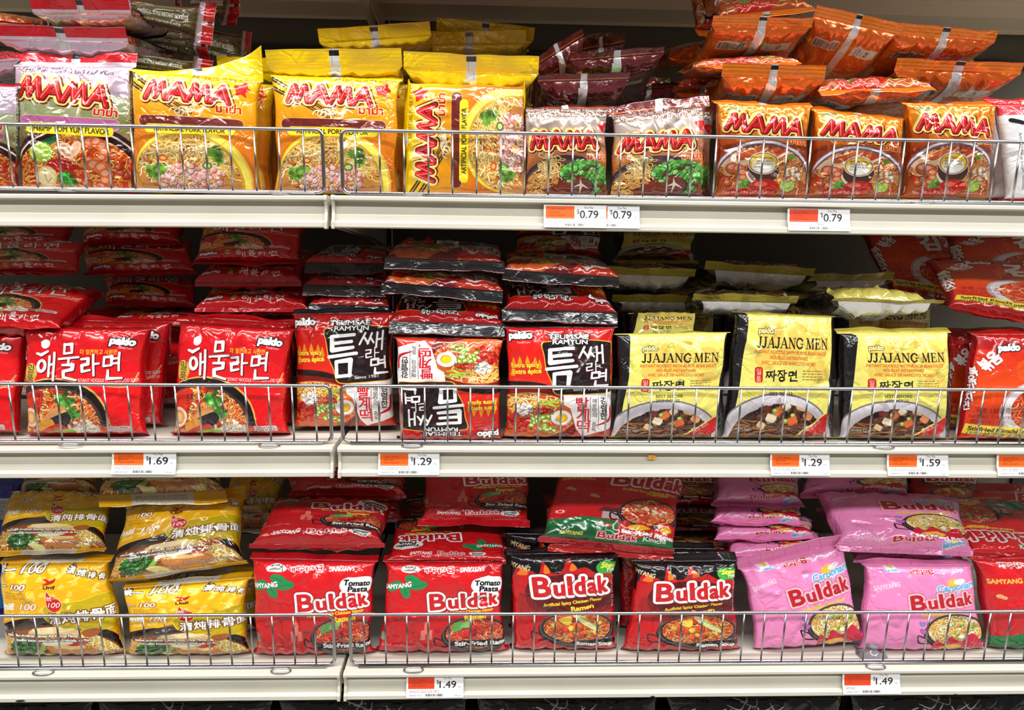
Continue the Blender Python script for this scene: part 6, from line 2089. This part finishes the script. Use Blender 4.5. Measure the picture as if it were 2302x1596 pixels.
# ---- lowest row, stacked and leaning
pk('chop', 'mustard packet leaning in the shade at the picture edge, broccoli in front', (-6, 1238), (232, 1232), (250, 1112), (30, 1106), 0.055, 0.13, T=0.036)
pk('chop', 'mustard packet thrown on top, big picture and bent dark end', (256, 1302), (540, 1262), (540, 1120), (292, 1140), 0.045, 0.105, T=0.044, fins=((0.010, -85), ((0.010, 0.020), (-60, 10))))
pk('chop', 'mustard packet topmost with a grey crimped end under the shelf', (230, 1112), (498, 1102), (490, 1040), (232, 1046), 0.07, 0.13, T=0.03, fins=((0.020, -20), (0.01, 0)))
pk('chop', 'dark mustard packet high at the back beside the blue one', (50, 1112), (218, 1108), (214, 1060), (62, 1060), 0.14, 0.18)
pk('chop', 'dark mustard packet at the back beside the tomato stack', (496, 1186), (614, 1186), (636, 1075), (524, 1070), 0.17, 0.22)
TF = ((0.006, -70), (0.01, 0))
pk('tomato', 'tomato pasta packet lying on the one at the rail seam', (574, 1222), (852, 1222), (874, 1140), (628, 1130), 0.046, 0.125, T=0.042, fins=TF)
pk('tomato', 'dark tomato packet lying at the back under the shelf', (656, 1112), (904, 1112), (914, 1062), (646, 1062), 0.14, 0.18, T=0.036, fins=TF)
pk('tomato', 'dark tomato packet lying between the back one and the lit one', (700, 1168), (898, 1166), (905, 1112), (742, 1108), 0.150, 0.20, T=0.028, fins=TF)
pk('tomato', 'tomato packet leaning high with its pan picture, under the shelf', (950, 1166), (1182, 1170), (1190, 1050), (962, 1048), 0.10, 0.15, T=0.034)
lie('tomato', 'tomato packet lying upside down, uppermost of three layers', (900, 1198), (1136, 1200), 0.098, head=True, fins=((0.01, 0), (0.006, -70)), slope=6, T=0.024)
lie('tomato', 'tomato packet lying upside down, second of three layers', (882, 1231), (1140, 1231), 0.075, head=True, fins=((0.01, 0), (0.006, -70)), slope=4, T=0.019)
lie('tomato', 'tomato packet lying upside down just over the standing one', (876, 1256), (1132, 1258), 0.055, head=True, fins=((0.01, 0), (0.006, -70)), slope=6, T=0.024)
pk('kimchired', 'kimchi ramen packet with green band lying tilted over the stew packets', (1222, 1205), (1508, 1235), (1536, 1068), (1262, 1052), 0.052, 0.125, T=0.042, fins=((0.010, -60), (0.01, 0)))
lie('kimchi', 'orange red kimchi packet squeezed under the green-banded one', (1238, 1230), (1508, 1252), 0.056, fins=((0.006, -60), (0.01, 0)), slope=12, T=0.03)
pk('stew', 'dark stew packet stacked at the back, uppermost under the shelf', (1420, 1134), (1606, 1134), (1612, 1072), (1424, 1068), 0.17, 0.21, T=0.026)
pk('stew', 'dark stew packet stacked at the back, second from the shelf above', (1425, 1196), (1640, 1196), (1632, 1138), (1432, 1138), 0.14, 0.18, T=0.026)
pk('stew', 'dark stew packet stacked at the back, just above the standing ones', (1405, 1246), (1646, 1244), (1640, 1196), (1402, 1196), 0.115, 0.15, T=0.026)
CF = ((0.010, 10), (0.01, 0))
pk('carbonara', 'dim pink packet topmost in the tall pink stack, under the shelf', (1608, 1130), (1796, 1134), (1790, 1076), (1615, 1072), 0.11, 0.15, T=0.036)
pk('carbonara', 'dim pink packet second in the tall pink stack', (1604, 1172), (1798, 1178), (1796, 1130), (1612, 1128), 0.10, 0.14, T=0.028)
pk('carbonara', 'pink packet third in the tall pink stack', (1612, 1212), (1828, 1210), (1820, 1170), (1615, 1168), 0.09, 0.13, T=0.026)
pk('carbonara', 'pink packet lowest in the tall pink stack, on the tipped one', (1640, 1252), (1842, 1240), (1836, 1200), (1645, 1205), 0.075, 0.12, T=0.024)
pk('carbonara', 'dim pink packet high at the back above the big lying one', (1806, 1110), (2036, 1112), (2034, 1062), (1810, 1060), 0.13, 0.16, T=0.034)
pk('carbonara', 'big pink packet lying on the straight one, title towards the aisle', (1886, 1226), (2176, 1238), (2146, 1132), (1846, 1112), 0.050, 0.125, T=0.044, fins=((0.008, -40), (0.012, 10)))
lie('carbonara', 'pink packet pressed flat under the big lying one', (1926, 1256), (2166, 1262), 0.075, fins=((0.006, -60), (0.01, 0)), slope=10, T=0.026)
pk('kimchired', 'red kimchi ramen packet lying high at the picture edge', (2196, 1208), (2420, 1212), (2420, 1110), (2162, 1104), 0.120, 0.17, T=0.034, fins=((0.008, -40), (0.014, 10)))
lie('kimchired', 'red kimchi ramen packet lying flat over the standing one', (2188, 1240), (2450, 1250), 0.060, head=True, fins=((0.01, 0), (0.006, -60)), slope=14)
pk('stew', 'black packet deep at the back beside the red kimchi stack', (2044, 1136), (2176, 1140), (2200, 1070), (2044, 1066), 0.20, 0.24)

# ---- below the lowest shelf
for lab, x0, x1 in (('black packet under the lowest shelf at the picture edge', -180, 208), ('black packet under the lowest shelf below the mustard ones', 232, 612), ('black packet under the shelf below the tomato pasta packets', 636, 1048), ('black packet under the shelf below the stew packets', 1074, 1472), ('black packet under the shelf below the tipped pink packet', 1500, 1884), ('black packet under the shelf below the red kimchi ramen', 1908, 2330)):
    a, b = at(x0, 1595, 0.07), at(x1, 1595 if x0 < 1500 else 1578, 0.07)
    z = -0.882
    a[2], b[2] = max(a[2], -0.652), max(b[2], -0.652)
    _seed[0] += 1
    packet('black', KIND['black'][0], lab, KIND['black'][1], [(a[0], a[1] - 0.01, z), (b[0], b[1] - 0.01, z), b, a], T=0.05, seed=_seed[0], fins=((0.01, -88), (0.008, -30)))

bpy.data.objects.remove(_fo)
bpy.data.curves.remove(_fc)

# ------------------------------------------------------------------ soft packets give way where they press on one another
from mathutils.bvhtree import BVHTree


def world_verts(o):
    a = np.zeros(len(o.data.vertices) * 3, np.float64)
    o.data.vertices.foreach_get('co', a)
    return a.reshape(-1, 3) + np.array(o.parent.location)


def faces_of(o):
    return [tuple(p.vertices) for p in o.data.polygons]


PACKS = []
for _o in COL.objects:
    if _o.type == 'EMPTY' and _o.get('category') == 'noodle packet':
        PACKS.append([_o, list(_o.children)])
_vs = {c.name: world_verts(c) for _r, cs in PACKS for c in cs}
_fs = {c.name: faces_of(c) for _r, cs in PACKS for c in cs}
_dirty = set()


def tree(cs, only_pouch):
    V, F = [], []
    for c in cs:
        if only_pouch and not c.name.startswith('pouch'):
            continue
        b = len(V)
        V += _vs[c.name].tolist()
        F += [tuple(b + q for q in f) for f in _fs[c.name]]
    return BVHTree.FromPolygons(V, F)


_lo = [np.min([_vs[c.name].min(0) for c in cs], 0) for _r, cs in PACKS]
_hi = [np.max([_vs[c.name].max(0) for c in cs], 0) for _r, cs in PACKS]
_mid = [_vs[[c for c in cs if c.name.startswith('pouch')][0].name].mean(0) for _r, cs in PACKS]
for _pass in range(4):
    _tr = {}
    for i in range(len(PACKS)):
        for j in range(i + 1, len(PACKS)):
            if (np.minimum(_hi[i], _hi[j]) - np.maximum(_lo[i], _lo[j]) <= 0).any():
                continue
            b, a = (i, j) if _mid[i][1] <= _mid[j][1] else (j, i)      # the one further back gives way
            if _pass % 2:
                a, b = b, a
            for k in (a, b):
                if k not in _tr:
                    _tr[k] = (tree(PACKS[k][1], True), tree(PACKS[k][1], False))
            if not _tr[a][1].overlap(_tr[b][1]):
                continue
            ov = np.minimum(_hi[a], _hi[b]) - np.maximum(_lo[a], _lo[b])
            ax = 2 if ov[2] < 1.3 * ov[1] else 1
            if ov[0] < 0.5 * min(ov[1], ov[2]):
                ax = 0
            d = np.zeros(3)
            d[ax] = 1.0 if _mid[a][ax] >= _mid[b][ax] else -1.0
            dv = Vector(d)
            bt = _tr[b][0]
            for c in PACKS[a][1]:
                v = _vs[c.name]
                near = np.nonzero(((v >= _lo[b] - 0.002) & (v <= _hi[b] + 0.002)).all(1))[0]
                for q in near:
                    p = Vector(v[q]) - dv * 0.003
                    hit, nrm, _i, dist = bt.ray_cast(p, dv, 0.06)
                    if hit is not None and nrm.dot(dv) > 0 and (dist < 0.018 or _pass % 2 == 0):
                        v[q] = np.array(hit) + d * 0.0022
                        _dirty.add(c.name)
            _tr[a] = (tree(PACKS[a][1], True), tree(PACKS[a][1], False))
    _lo = [np.min([_vs[c.name].min(0) for c in cs], 0) for _r, cs in PACKS]
    _hi = [np.max([_vs[c.name].max(0) for c in cs], 0) for _r, cs in PACKS]
for _r, cs in PACKS:
    for c in cs:
        if c.name in _dirty:
            c.data.vertices.foreach_set('co', (_vs[c.name] - np.array(_r.location)).astype(np.float32).ravel())
            c.data.update()
